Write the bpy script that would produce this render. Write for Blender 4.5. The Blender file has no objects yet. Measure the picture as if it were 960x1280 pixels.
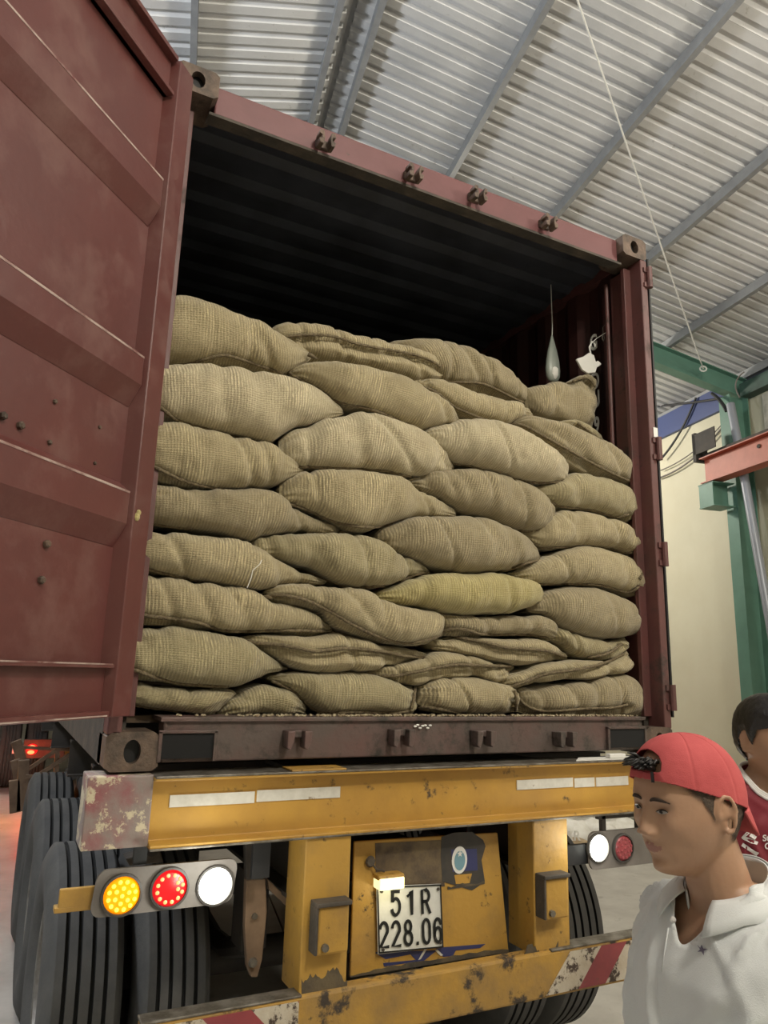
import bpy, bmesh, math, random
from mathutils import Vector, Matrix, noise
from mathutils.bvhtree import BVHTree
rnd = random.Random(7)
SC = bpy.context.scene
COL = SC.collection
V = Vector

# ---------------------------------------------------------------- camera
F_PX = 909.5
PITCH, YAW, ROLL = 0.218374, 0.467793, 0.028972
CAM = V((-1.53069, -2.46792, 1.75920))
_cy, _sy, _cx, _sx, _cz, _sz = math.cos(YAW), math.sin(YAW), math.cos(PITCH), math.sin(PITCH), math.cos(ROLL), math.sin(ROLL)
FWD = V((_sy * _cx, _cy * _cx, _sx))
_r = V((_cy, -_sy, 0))
_u = _r.cross(FWD)
RGT = _r * _cz + _u * _sz
UPV = -_r * _sz + _u * _cz
cam = bpy.data.cameras.new('camera')
cam.sensor_fit = 'VERTICAL'
cam.sensor_height = 24.0
cam.sensor_width = 18.0
cam.lens = F_PX / 1280 * 24.0
cam.clip_start = 0.05
cam.clip_end = 200
cam_o = bpy.data.objects.new('camera', cam)
COL.objects.link(cam_o)
M = Matrix((RGT, UPV, -FWD)).transposed().to_4x4()
M.translation = CAM
cam_o.matrix_world = M
SC.camera = cam_o
SC.view_settings.view_transform = 'Standard'
SC.view_settings.look = 'None'
SC.view_settings.exposure = 0.22
SC.view_settings.gamma = 1.0
SC.view_settings.use_curve_mapping = False

def ray(x, y): return FWD + RGT * ((x - 480) / F_PX) + UPV * ((640 - y) / F_PX)
def onY(x, y, Y):
    d = ray(x, y); return CAM + d * ((Y - CAM.y) / d.y)
def onZ(x, y, Z):
    d = ray(x, y); return CAM + d * ((Z - CAM.z) / d.z)
def onX(x, y, X):
    d = ray(x, y); return CAM + d * ((X - CAM.x) / d.x)
def onP(x, y, p0, n):
    d = ray(x, y); return CAM + d * ((p0 - CAM).dot(n) / d.dot(n))

# building frame: s = across (to the right), d = along the ridge, z = height
BAZ = math.radians(11.55)
BD = V((math.sin(BAZ), math.cos(BAZ), 0)); BR = V((BD.y, -BD.x, 0))
def B(s, d, z): return V((CAM.x, CAM.y, 0)) + BR * s + BD * d + V((0, 0, z))
ROT_B = -BAZ

# ---------------------------------------------------------------- world and lamps
w = bpy.data.worlds.new('world'); SC.world = w; w.use_nodes = True
w.node_tree.nodes['Background'].inputs[0].default_value = (0.55, 0.6, 0.7, 1)
w.node_tree.nodes['Background'].inputs[1].default_value = 0.03
def area(name, loc, size, power, color, aim=None):
    l = bpy.data.lights.new(name, 'AREA'); l.shape = 'DISK'; l.size = size; l.energy = power; l.color = color
    o = bpy.data.objects.new(name, l); COL.objects.link(o); o.location = loc
    if aim is not None:
        o.rotation_euler = (V(aim) - V(loc)).to_track_quat('-Z', 'Y').to_euler()
    return o
def bulb(name, loc, r, power, color):
    l = bpy.data.lights.new(name, 'POINT'); l.shadow_soft_size = r; l.energy = power; l.color = color
    o = bpy.data.objects.new(name, l); COL.objects.link(o); o.location = loc
    return o
LAMPC = (1.0, 0.93, 0.80)
bulb('high_bay_lamp', B(1.9, -1.5, 5.5), .22, 430, LAMPC)
bulb('high_bay_lamp', B(4.2, 1.0, 4.4), .22, 170, LAMPC)
bulb('high_bay_lamp', B(-2.4, 2.6, 4.7), .25, 380, (0.88, 0.93, 1.0))
bulb('high_bay_lamp', B(3.4, 9.0, 5.0), .25, 260, LAMPC)
bulb('high_bay_lamp', B(-3.0, 12.0, 5.2), .25, 260, LAMPC)

# ---------------------------------------------------------------- helpers
WL = {}
class MB:
    def __init__(self): self.v = []; self.f = []; self.mi = []; self.m = 0
    def add(self, vs, fs):
        b = len(self.v); self.v += [V(p) for p in vs]
        for f in fs: self.f.append(tuple(i + b for i in f)); self.mi.append(self.m)
        return self
    def box(self, lo, hi): return self.obox(V(lo), V((hi[0] - lo[0], 0, 0)), V((0, hi[1] - lo[1], 0)), V((0, 0, hi[2] - lo[2])))
    def obox(self, o, a, b, c):
        o, a, b, c = V(o), V(a), V(b), V(c)
        vs = [o, o + a, o + a + b, o + b, o + c, o + a + c, o + a + b + c, o + b + c]
        fs = [(0, 3, 2, 1), (4, 5, 6, 7), (0, 1, 5, 4), (1, 2, 6, 5), (2, 3, 7, 6), (3, 0, 4, 7)]
        if a.cross(b).dot(c) < 0: fs = [tuple(reversed(f)) for f in fs]
        return self.add(vs, fs)
    def bar(self, p, q, w, h, up=(0, 0, 1)):
        p, q = V(p), V(q); d = (q - p); u = V(up); s = d.cross(u)
        if s.length < 1e-6: u = V((1, 0, 0)); s = d.cross(u)
        s.normalize(); u2 = s.cross(d).normalized()
        return self.obox(p - s * w / 2 - u2 * h / 2, s * w, d, u2 * h)
    def prism(self, poly, o, ax, ay, ext):
        # poly of 2D points in the plane (ax, ay), extruded along ext
        o, ax, ay, ext = V(o), V(ax), V(ay), V(ext); n = len(poly)
        a = [o + ax * p[0] + ay * p[1] for p in poly]; b = [p + ext for p in a]
        ar = sum(poly[i][0] * poly[(i + 1) % n][1] - poly[(i + 1) % n][0] * poly[i][1] for i in range(n))
        flip = (ar > 0) == (ax.cross(ay).dot(ext) > 0)
        fs = [tuple(range(n)), tuple(range(2 * n - 1, n - 1, -1))] + [(i, i + n, (i + 1) % n + n, (i + 1) % n) for i in range(n)]
        if flip: fs = [tuple(reversed(f)) for f in fs]
        return self.add(a + b, fs)
    def tube(self, pts, r, seg=8, caps=True, closed=False):
        pts = [V(p) for p in pts]; n = len(pts); rr = r if hasattr(r, '__len__') else [r] * n
        T = []
        for i in range(n):
            a = pts[(i - 1) % n] if (i or closed) else pts[0]; b = pts[(i + 1) % n] if (i < n - 1 or closed) else pts[-1]
            t = b - a; T.append(t.normalized() if t.length > 1e-9 else V((0, 0, 1)))
        u = T[0].orthogonal().normalized(); vs = []
        for i in range(n):
            u = (u - T[i] * u.dot(T[i]));
            u = u.normalized() if u.length > 1e-6 else T[i].orthogonal().normalized()
            w_ = T[i].cross(u)
            for k in range(seg):
                a = 2 * math.pi * k / seg
                vs.append(pts[i] + (u * math.cos(a) + w_ * math.sin(a)) * rr[i])
        fs = []
        for i in range(n if closed else n - 1):
            for k in range(seg):
                a, b = i * seg + k, i * seg + (k + 1) % seg; j = (i + 1) % n
                fs.append((a, b, j * seg + (k + 1) % seg, j * seg + k))
        if caps and not closed:
            fs.append(tuple(reversed(range(seg)))); fs.append(tuple(range((n - 1) * seg, n * seg)))
        return self.add(vs, fs)
    def lathe(self, prof, o, axis, seg=24, cap=True):
        # prof: (r, h) along axis
        ax = V(axis).normalized(); u = ax.orthogonal().normalized(); w_ = ax.cross(u); o = V(o); vs = []
        for r, h in prof:
            for k in range(seg):
                a = 2 * math.pi * k / seg; vs.append(o + ax * h + (u * math.cos(a) + w_ * math.sin(a)) * r)
        fs = []
        for i in range(len(prof) - 1):
            for k in range(seg):
                fs.append((i * seg + k, i * seg + (k + 1) % seg, (i + 1) * seg + (k + 1) % seg, (i + 1) * seg + k))
        if cap:
            fs.append(tuple(reversed(range(seg)))); n = len(prof) - 1; fs.append(tuple(range(n * seg, n * seg + seg)))
        return self.add(vs, fs)
    def ball(self, c, r, seg=10, rings=6):
        r = V(r) if hasattr(r, '__len__') else V((r, r, r)); c = V(c); vs = [c + V((0, 0, r.z))]; fs = []
        for i in range(1, rings):
            a = math.pi * i / rings
            for k in range(seg):
                b = 2 * math.pi * k / seg
                vs.append(c + V((r.x * math.sin(a) * math.cos(b), r.y * math.sin(a) * math.sin(b), r.z * math.cos(a))))
        vs.append(c - V((0, 0, r.z))); e = len(vs) - 1
        for k in range(seg): fs.append((0, 1 + k, 1 + (k + 1) % seg))
        for i in range(rings - 2):
            for k in range(seg):
                a = 1 + i * seg
                fs.append((a + k, a + seg + k, a + seg + (k + 1) % seg, a + (k + 1) % seg))
        b0 = 1 + (rings - 2) * seg
        for k in range(seg): fs.append((b0 + k, e, b0 + (k + 1) % seg))
        return self.add(vs, fs)

def mesh_obj(name, me, parent=None, origin=None):
    vs = me.vertices
    if origin is None:
        if len(vs):
            lo = V([min(v.co[i] for v in vs) for i in range(3)]); hi = V([max(v.co[i] for v in vs) for i in range(3)])
            origin = (lo + hi) / 2
        else: origin = V((0, 0, 0))
    me.transform(Matrix.Translation(-origin))
    o = bpy.data.objects.new(name, me); COL.objects.link(o)
    if parent is not None:
        o.parent = parent; o.location = origin - WL[parent]
    else: o.location = origin
    WL[o] = V(origin)
    return o
def obj(name, mb, mat, parent=None, bev=0, smooth=False, origin=None, label=None):
    me = bpy.data.meshes.new(name); me.from_pydata([tuple(v) for v in mb.v], [], mb.f); me.update()
    mats = mat if isinstance(mat, (list, tuple)) else [mat]
    for m_ in mats: me.materials.append(m_)
    if len(mats) > 1:
        me.polygons.foreach_set('material_index', mb.mi)
    if smooth:
        me.polygons.foreach_set('use_smooth', [True] * len(me.polygons))
        if smooth == 'auto':
            me.set_sharp_from_angle(angle=math.radians(35))
    o = mesh_obj(name, me, parent, origin)
    if bev:
        b = o.modifiers.new('bevel', 'BEVEL'); b.width = bev; b.segments = 2; b.limit_method = 'ANGLE'; b.angle_limit = math.radians(40)
    if label: o['label'] = label
    return o
def thing(name, label, cat, loc=(0, 0, 0), group=None):
    o = bpy.data.objects.new(name, None); COL.objects.link(o); o.location = loc; o.empty_display_size = .1
    WL[o] = V(loc); o['label'] = label; o['category'] = cat
    if group: o['group'] = group
    return o
def tag(o, label, cat, group=None):
    o['label'] = label; o['category'] = cat
    if group: o['group'] = group
    return o
def struct(o): o['kind'] = 'structure'; return o
def copy_tree(o, parent=None, shift=None):
    c = o.copy(); COL.objects.link(c)
    if parent is not None: c.parent = parent
    WL[c] = WL[o] + (shift or V((0, 0, 0)))
    if parent is None and shift is not None: c.location = o.location + shift
    for ch in list(o.children): copy_tree(ch, c, shift)
    return c

# ---------------------------------------------------------------- materials
MATS = {}
def mat(name, col, rough=.6, metal=0, col2=None, nscale=6, thr=None, bump=0, bscale=40, col3=None, n3=18, thr3=(.62, .7), emit=None, estr=0, spec=.5, trans=0, alpha=1, coat=0):
    if name in MATS: return MATS[name]
    m = bpy.data.materials.new(name); m.use_nodes = True; nt = m.node_tree; N = nt.nodes; Lk = nt.links
    p = N['Principled BSDF']; p.inputs['Roughness'].default_value = rough; p.inputs['Metallic'].default_value = metal
    p.inputs['Base Color'].default_value = (*col, 1); p.inputs['Specular IOR Level'].default_value = spec
    if trans: p.inputs['Transmission Weight'].default_value = trans
    if alpha < 1: p.inputs['Alpha'].default_value = alpha
    if coat: p.inputs['Coat Weight'].default_value = coat
    if emit: p.inputs['Emission Color'].default_value = (*emit, 1); p.inputs['Emission Strength'].default_value = estr
    g = None
    if col2 or bump or col3:
        g = N.new('ShaderNodeNewGeometry')
    out = None
    if col2:
        t = N.new('ShaderNodeTexNoise'); t.inputs['Scale'].default_value = nscale; t.inputs['Detail'].default_value = 6; t.inputs['Roughness'].default_value = .62
        Lk.new(g.outputs['Position'], t.inputs['Vector'])
        r = N.new('ShaderNodeValToRGB'); lo, hi = thr or (.35, .65)
        r.color_ramp.elements[0].position = lo; r.color_ramp.elements[1].position = hi
        r.color_ramp.elements[0].color = (*col, 1); r.color_ramp.elements[1].color = (*col2, 1)
        Lk.new(t.outputs['Fac'], r.inputs['Fac']); out = r.outputs['Color']
    if col3:
        t = N.new('ShaderNodeTexNoise'); t.inputs['Scale'].default_value = n3; t.inputs['Detail'].default_value = 8; t.inputs['Roughness'].default_value = .7
        mp = N.new('ShaderNodeVectorMath'); mp.operation = 'ADD'; mp.inputs[1].default_value = (13.1, 7.7, 3.3)
        Lk.new(g.outputs['Position'], mp.inputs[0]); Lk.new(mp.outputs[0], t.inputs['Vector'])
        r = N.new('ShaderNodeMapRange'); r.inputs['From Min'].default_value = thr3[0]; r.inputs['From Max'].default_value = thr3[1]
        Lk.new(t.outputs['Fac'], r.inputs['Value'])
        mx = N.new('ShaderNodeMix'); mx.data_type = 'RGBA'; Lk.new(r.outputs['Result'], mx.inputs['Factor'])
        if out: Lk.new(out, mx.inputs['A'])
        else: mx.inputs['A'].default_value = (*col, 1)
        mx.inputs['B'].default_value = (*col3, 1); out = mx.outputs['Result']
        r2 = N.new('ShaderNodeMapRange'); r2.inputs['To Min'].default_value = rough; r2.inputs['To Max'].default_value = min(1, rough + .3)
        Lk.new(r.outputs['Result'], r2.inputs['Value']); Lk.new(r2.outputs['Result'], p.inputs['Roughness'])
    if out: Lk.new(out, p.inputs['Base Color'])
    if bump:
        t = N.new('ShaderNodeTexNoise'); t.inputs['Scale'].default_value = bscale; t.inputs['Detail'].default_value = 4
        Lk.new(g.outputs['Position'], t.inputs['Vector'])
        b = N.new('ShaderNodeBump'); b.inputs['Strength'].default_value = bump; b.inputs['Distance'].default_value = .01
        Lk.new(t.outputs['Fac'], b.inputs['Height']); Lk.new(b.outputs['Normal'], p.inputs['Normal'])
    MATS[name] = m
    return m

def burlap(name, ca, cb, seed):
    m = bpy.data.materials.new(name); m.use_nodes = True; nt = m.node_tree; N = nt.nodes; Lk = nt.links
    p = N['Principled BSDF']; p.inputs['Roughness'].default_value = .92; p.inputs['Specular IOR Level'].default_value = .15
    p.inputs['Sheen Weight'].default_value = .25; p.inputs['Sheen Roughness'].default_value = .6
    uv = N.new('ShaderNodeUVMap'); sep = N.new('ShaderNodeSeparateXYZ'); Lk.new(uv.outputs['UV'], sep.inputs[0])
    oi = N.new('ShaderNodeObjectInfo')
    def comb(su, sv, off):
        c = N.new('ShaderNodeCombineXYZ')
        for k, s in ((0, su), (1, sv)):
            q = N.new('ShaderNodeMath'); q.operation = 'MULTIPLY'; q.inputs[1].default_value = s
            Lk.new(sep.outputs[k], q.inputs[0]); Lk.new(q.outputs[0], c.inputs[k])
        q = N.new('ShaderNodeMath'); q.operation = 'MULTIPLY_ADD'; q.inputs[1].default_value = 37; q.inputs[2].default_value = off
        Lk.new(oi.outputs['Random'], q.inputs[0]); Lk.new(q.outputs[0], c.inputs[2])
        return c
    def nz(su, sv, off, det=2, rough=.5):
        t = N.new('ShaderNodeTexNoise'); t.inputs['Scale'].default_value = 1; t.inputs['Detail'].default_value = det; t.inputs['Roughness'].default_value = rough
        Lk.new(comb(su, sv, off).outputs[0], t.inputs['Vector']); return t.outputs['Fac']
    def rng(s, a, b, lo=0, hi=1):
        r = N.new('ShaderNodeMapRange'); r.inputs['From Min'].default_value = a; r.inputs['From Max'].default_value = b
        r.inputs['To Min'].default_value = lo; r.inputs['To Max'].default_value = hi; Lk.new(s, r.inputs['Value']); return r.outputs['Result']
    def mul(a, b):
        q = N.new('ShaderNodeMath'); q.operation = 'MULTIPLY'; Lk.new(a, q.inputs[0]); Lk.new(b, q.inputs[1]); return q.outputs[0]
    def addn(a, b):
        q = N.new('ShaderNodeMath'); q.operation = 'ADD'; Lk.new(a, q.inputs[0]); Lk.new(b, q.inputs[1]); return q.outputs[0]
    big = nz(7, 9, 9 + seed, 4, .6)
    blot = nz(26, 22, 11 + seed, 4, .7)
    mask = nz(9, 4, 17 + seed, 3)
    fine = nz(300, 300, 23 + seed, 2)
    def wave(axis, freq, wob, sw):
        q = N.new('ShaderNodeMath'); q.operation = 'MULTIPLY_ADD'; q.inputs[1].default_value = 2 * math.pi * freq
        w_ = N.new('ShaderNodeMath'); w_.operation = 'MULTIPLY'; w_.inputs[1].default_value = sw; Lk.new(wob, w_.inputs[0])
        Lk.new(sep.outputs[axis], q.inputs[0]); Lk.new(w_.outputs[0], q.inputs[2])
        s_ = N.new('ShaderNodeMath'); s_.operation = 'SINE'; Lk.new(q.outputs[0], s_.inputs[0])
        return rng(s_.outputs[0], -1, 1)
    warp = wave(0, 88, nz(22, 9, 3 + seed, 2), 7)       # thick threads across the sack, about 11 mm apart
    weft = wave(1, 150, nz(10, 20, 6 + seed, 2), 7)      # finer threads along it
    brk = nz(120, 34, 29 + seed, 2)                         # breaks the threads into slubs
    lng = nz(95, 5, 31 + seed, 2)
    def mixc(fac, a, b):
        mx = N.new('ShaderNodeMix'); mx.data_type = 'RGBA'; Lk.new(fac, mx.inputs['Factor'])
        for key, c in (('A', a), ('B', b)):
            if isinstance(c, tuple): mx.inputs[key].default_value = (*c, 1)
            else: Lk.new(c, mx.inputs[key])
        return mx.outputs['Result']
    c = mixc(rng(big, .3, .7), ca, cb)
    dark = tuple(x * .42 for x in ca); light = tuple(min(1, x * 1.6) for x in cb)
    wp = rng(warp, .25, .8); wf = rng(weft, .3, .8)
    c = mixc(mul(mul(rng(warp, .42, .12), rng(brk, .30, .60, .3, 1)), rng(mask, .35, .70, .08, .62)), c, dark)
    c = mixc(mul(rng(weft, .30, .05), rng(mask, .75, .25, .1, .4)), c, dark)
    c = mixc(mul(mul(rng(warp, .55, .9), rng(brk, .45, .60)), rng(mask, .38, .65, .1, .75)), c, light)
    c = mixc(mul(rng(lng, .60, .72), rng(mask, .5, .7, .1, .6)), c, light)
    c = mixc(rng(fine, .50, .72, 0, .7), c, dark)
    c = mixc(rng(blot, .68, .78, 0, .75), c, (ca[0] * .3, ca[1] * .25, ca[2] * .2))
    Lk.new(c, p.inputs['Base Color'])
    h = addn(addn(mul(wp, rng(mask, .3, .7, .2, .75)), mul(wf, rng(mask, .7, .3, .2, .6))), mul(fine, fine))
    b = N.new('ShaderNodeBump'); b.inputs['Strength'].default_value = .6; b.inputs['Distance'].default_value = .0035
    Lk.new(h, b.inputs['Height']); Lk.new(b.outputs['Normal'], p.inputs['Normal'])
    return m

RED = (.135, .034, .030); REDD = (.085, .022, .020)
M_door = mat('container_red_paint', (.115, .035, .031), .36, .0, (.10, .034, .031), 2.5, (.35, .7), .10, 25, (.17, .085, .072), 4.5, (.50, .80))
M_frame = mat('container_frame_paint', (.13, .045, .042), .5, .0, (.09, .04, .036), 5, (.3, .7), .15, 35, (.045, .035, .03), 9, (.56, .72))
M_header = mat('header_paint', (.165, .062, .064), .5, 0, (.13, .048, .05), 4, (.3, .7), .1, 30, (.05, .06, .045), 12, (.64, .72))
M_ceildim = mat('dimmed_interior_paint', (.055, .062, .08), .5, 0, (.02, .022, .028), 3, (.3, .7), .1, 20)  # blue-grey darkened to paint in the low light and haze inside
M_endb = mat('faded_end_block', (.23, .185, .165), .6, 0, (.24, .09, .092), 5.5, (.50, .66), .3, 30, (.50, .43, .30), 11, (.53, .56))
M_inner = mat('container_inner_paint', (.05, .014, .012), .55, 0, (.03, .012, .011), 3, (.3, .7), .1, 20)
M_sill = mat('sill_worn_paint', (.105, .080, .070), .5, .1, (.13, .068, .06), 3.2, (.42, .66), .2, 40, (.05, .042, .035), 12, (.5, .66))
M_cast = mat('casting_steel', (.16, .11, .08), .6, .2, (.06, .045, .035), 14, (.35, .65), .35, 60, (.30, .22, .15), 30, (.62, .74))
M_yel = mat('yellow_paint', (.47, .265, .045), .5, 0, (.37, .20, .04), 5, (.35, .7), .12, 30, (.06, .04, .025), 15, (.60, .70))
M_yeld = mat('dirty_yellow_paint', (.43, .245, .045), .55, 0, (.25, .15, .05), 5, (.45, .78), .2, 35, (.05, .038, .028), 17, (.60, .69))
M_bump = mat('bumper_yellow_paint', (.42, .24, .045), .6, 0, (.19, .125, .06), 4, (.45, .72), .25, 35, (.05, .038, .028), 9, (.54, .62))
M_grime = mat('grimy_steel', (.05, .043, .036), .75, .1, (.10, .08, .06), 9, (.4, .7), .3, 50)
M_worn = mat('worn_bare_steel', (.22, .20, .17), .45, .5, (.10, .085, .065), 16, (.4, .6), .2, 50)
M_tire = mat('tire_rubber', (.068, .067, .065), .85, 0, (.095, .092, .086), 8, (.35, .7), .2, 60)
M_groove = mat('groove_shade', (.008, .008, .008), .9)  # near-black that paints shade into tread grooves and sill pockets
M_rim = mat('wheel_rim', (.25, .24, .22), .5, .4, (.12, .1, .08), 10)
M_black = mat('black_rubber', (.01, .01, .011), .6)
M_grey = mat('light_bracket_grey', (.20, .18, .165), .6, .1, (.13, .115, .10), 7, (.3, .7), .15, 40)
M_darkm = mat('dark_chassis', (.022, .02, .018), .7, .1, (.045, .036, .028), 7)
M_brown = mat('rusty_bracket', (.12, .075, .045), .7, .1, (.2, .13, .08), 8)
M_tapew = mat('reflective_tape', (.62, .60, .54), .35, 0, (.5, .48, .42), 20, (.4, .7), .05, 60, (.25, .2, .13), 26, (.62, .68))
M_tapered = mat('red_stripe', (.27, .05, .055), .45, 0, (.2, .04, .05), 12, (.4, .7), 0, 10, (.12, .08, .06), 24, (.6, .7))
M_chipw = mat('chipped_white', (.52, .47, .38), .5, 0, (.42, .35, .26), 14, (.35, .7), .2, 50, (.06, .04, .03), 20, (.52, .58))
M_amber = mat('amber_led', (.9, .35, .0), .3, emit=(1.0, .27, .0), estr=.8)
M_amberh = mat('amber_led_bright', (1, .7, .1), .3, emit=(1.0, .58, .05), estr=1.6)
M_redl = mat('red_led', (.5, .0, .0), .3, emit=(1.0, .012, .02), estr=.55)
M_redh = mat('red_led_bright', (1, .2, .1), .3, emit=(1.0, .20, .06), estr=2.2)
M_redc = mat('red_lens_dull', (.30, .05, .06), .3, coat=.5)
M_whitel = mat('white_led', (1, 1, .9), .3, emit=(1.0, 1.0, .86), estr=12)
M_rimg = mat('lamp_rim', (.06, .055, .05), .5)
M_plate = mat('plate_white', (.66, .66, .62), .35, 0, (.55, .55, .52), 14, (.4, .7))
M_ink = mat('plate_ink', (.008, .009, .009), .45)
M_blue = mat('blue_emblem', (.035, .04, .12), .5)
M_lblue = mat('light_blue_sticker', (.16, .30, .36), .5)
M_paper = mat('white_paper', (.75, .74, .70), .7)
M_purlin = mat('galvanized_purlin', (.34, .35, .36), .5, .3, (.27, .28, .29), 7, (.35, .65))
M_sheet = mat('roof_sheet', (.68, .68, .67), .45, .1, (.55, .55, .54), 2.2, (.35, .7), .06, 30, (.38, .37, .34), 14, (.62, .74))
M_green = mat('green_paint', (.12, .25, .19), .5, 0, (.10, .21, .16), 5, (.35, .7), .08, 30)
M_greend = mat('dark_green_paint', (.05, .10, .08), .55, 0, (.025, .05, .04), 5)
M_crane = mat('orange_red_beam', (.46, .12, .07), .5, 0, (.36, .09, .05), 6, (.35, .7), .08, 30)
M_bluep = mat('blue_strip', (.06, .085, .22), .5)
M_wall = mat('cream_wall', (.68, .65, .50), .75, 0, (.62, .58, .43), 1.2, (.35, .7), .08, 12, (.50, .46, .34), 3.5, (.66, .8))
M_wall2 = mat('tarp_wall', (.60, .58, .50), .7, 0, (.40, .39, .33), 5, (.4, .6))
M_conc = mat('concrete_floor', (.50, .48, .44), .38, 0, (.37, .35, .32), 3.2, (.35, .68), .05, 20, (.27, .255, .23), 7, (.6, .78))
M_pipe = mat('grey_pipe', (.30, .32, .36), .4, .2)
M_rope = mat('white_rope', (.72, .72, .68), .8)
M_wire = mat('black_wire', (.02, .02, .022), .6)
M_woven = mat('white_woven_plastic', (.85, .84, .80), .5, 0, (.72, .70, .64), 7, (.4, .65))
M_bean = mat('coffee_bean', (.48, .42, .28), .6, 0, (.2, .14, .08), 60)
M_floorc = mat('container_floor_wood', (.13, .085, .05), .7, 0, (.08, .055, .035), 10)
BURL = [burlap('burlap_%s' % n, a, b, i) for i, (n, a, b) in enumerate((
    ('tan', (.335, .275, .155), (.43, .36, .21)),
    ('olive', (.30, .25, .135), (.38, .325, .185)),
    ('pale', (.44, .37, .235), (.52, .45, .29)),
    ('brown', (.275, .225, .13), (.35, .29, .17))))]
M_seam = mat('hem_cord', (.22, .175, .10), .95, 0, (.10, .075, .045), 120, (.4, .6), .5, 300)
M_yburl = burlap('burlap_stained', (.38, .32, .13), (.46, .39, .18), 9)
# ================================================================ building shell
H1 = 4.67; Z0 = CAM.z; SL = .2306
S_R = .84; Z_R = Z0 + H1 * (1 + .03)            # ridge
S_W = 6.13; S_L = -4.45
def roofz(s):
    return Z_R - SL * abs(s - S_R)
D0, D1 = -7.0, 27.0
floor = bpy.data.objects.new('floor', None); COL.objects.link(floor); WL[floor] = V((0, 0, 0)); struct(floor)
sub = MB(); sub.obox(B(-15, D0, -.2), BR * (S_W + 15.2), BD * (D1 - D0), V((0, 0, .185)))
obj('sub_base', sub, M_groove, floor)
slab_me = None
for i in range(4):
    for j in range(6):
        s0 = -15 + i * 5.29; d0 = D0 + j * 5.7
        m = MB(); m.obox(B(s0 + .006, d0 + .006, -.015), BR * 5.278, BD * 5.688, V((0, 0, .015)))
        obj('concrete_slab', m, M_conc, floor)
def wall(name, a, b, z0, z1, m_, th=.15):
    d = (b - a).normalized(); n = V((d.y, -d.x, 0))
    q = MB(); q.obox(a + V((0, 0, z0)), b - a, n * th, V((0, 0, z1 - z0)))
    return struct(obj(name, q, m_))
wall('wall_right', B(S_W, D0, 0), B(S_W, D1, 0), 0, 5.12, M_wall)
wall('wall_back', B(S_L - 10.5, D1, 0), B(S_W, D1, 0), 0, 6.8, M_wall)
wall('wall_left', B(-15, D0, 0), B(-15, D1, 0), 0, 5.2, M_wall, -.15)
wall('wall_front', B(-15, D0, 0), B(S_W, D0, 0), 0, 6.8, M_wall, .15)

ceil = bpy.data.objects.new('ceiling', None); COL.objects.link(ceil); WL[ceil] = V((0, 0, 0)); struct(ceil)
def sheet(sa, sb, d0, width, lift=0):
    m = MB(); n = int(round(width / .132)); vs = []
    prof = [(0, 0), (.070, 0), (.082, .032), (.120, .032), (.132, 0)]
    pts = []
    for k in range(n):
        for (x, h) in prof[(0 if k == 0 else 1):]: pts.append((k * .132 + x, h))
    for s in (sa, sb):
        for x, h in pts: vs.append(B(s, d0 + x, roofz(s) + h + lift))
    L_ = len(pts)
    m.add(vs, [(i, i + 1, L_ + i + 1, L_ + i) for i in range(L_ - 1)])
    return obj('roof_sheet', m, M_sheet, ceil)
k = 0; d = D0 - .3
while d < D1:
    sheet(S_R + .03, S_W + .1, d, 1.056, .002 * (k % 2)); sheet(S_R - .03, S_L - .3, d, 1.056, .002 * (k % 2)); d += 1.056; k += 1
m = MB(); m.prism([(-.16, -.037 + .04), (0, .045), (.16, .003), (.16, .006), (0, .055), (-.16, .006)], B(S_R, D0, Z_R - .004), BR, V((0, 0, 1)), BD * (D1 - D0))
obj('ridge_cap', m, M_sheet, ceil)
# lower flat bay beyond the left eave
m = MB(); m.obox(B(-15, D0, 5.2), BR * (15 + S_L - .2), BD * (D1 - D0), V((0, 0, .06))); obj('bay_roof', m, M_sheet, ceil)
# gable fillers
for dd_ in (D0 - .1, D1):
    m = MB(); m.prism([(S_L - .2, 5.1), (S_W, 5.1), (S_W, roofz(S_W)), (S_R, Z_R), (S_L - .2, roofz(S_L))], B(0, dd_, 0), BR, V((0, 0, 1)), BD * .1)
    obj('gable_wall', m, M_wall, ceil)
def purlin(s, w_=.048, h=.095):
    z = roofz(s) - .004; m = MB(); t = .006
    o = B(s - w_ / 2, D0, z - h)
    m.prism([(0, 0), (w_, 0), (w_, .015), (w_ - t, .015), (w_ - t, t), (t, t), (t, h - t), (w_ - t, h - t), (w_ - t, h - .015), (w_, h - .015), (w_, h), (0, h)], o, BR, V((0, 0, 1)), BD * (D1 - D0))
    obj('purlin', m, M_purlin, ceil)
for i in range(6): purlin(1.018 + i * 1.023)
for i in range(6): purlin(.735 - i * 1.0)
# green portal frame: rafter, column, haunch
DR = 6.62
beam = thing('portal_frame', 'green steel portal frame with sloping rafter and column against the cream wall', 'steel frame', B(5.9, DR, 0))
def ibeam_pts(h, w_, t): return [(-w_ / 2, 0), (w_ / 2, 0), (w_ / 2, t), (t / 2, t), (t / 2, h - t), (w_ / 2, h - t), (w_ / 2, h), (-w_ / 2, h), (-w_ / 2, h - t), (-t / 2, h - t), (-t / 2, t), (-w_ / 2, t)]
m = MB()
a_ = B(S_W - .05, DR, roofz(S_W - .05) - .12 - .24); b_ = B(S_R, DR, Z_R - .12 - .24)
m.prism(ibeam_pts(.24, .13, .01), a_, BD, (b_ - a_).normalized().cross(BD) * (1 if (b_ - a_).normalized().cross(BD).z > 0 else -1), b_ - a_)
obj('rafter', m, M_green, beam)
a2 = B(S_L + .05, DR, roofz(S_L) - .36)
m = MB(); up_ = (a2 - b_).normalized().cross(BD); up_ = up_ if up_.z > 0 else -up_
m.prism(ibeam_pts(.24, .13, .01), b_, BD, up_, a2 - b_); obj('rafter', m, M_green, beam)
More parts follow.
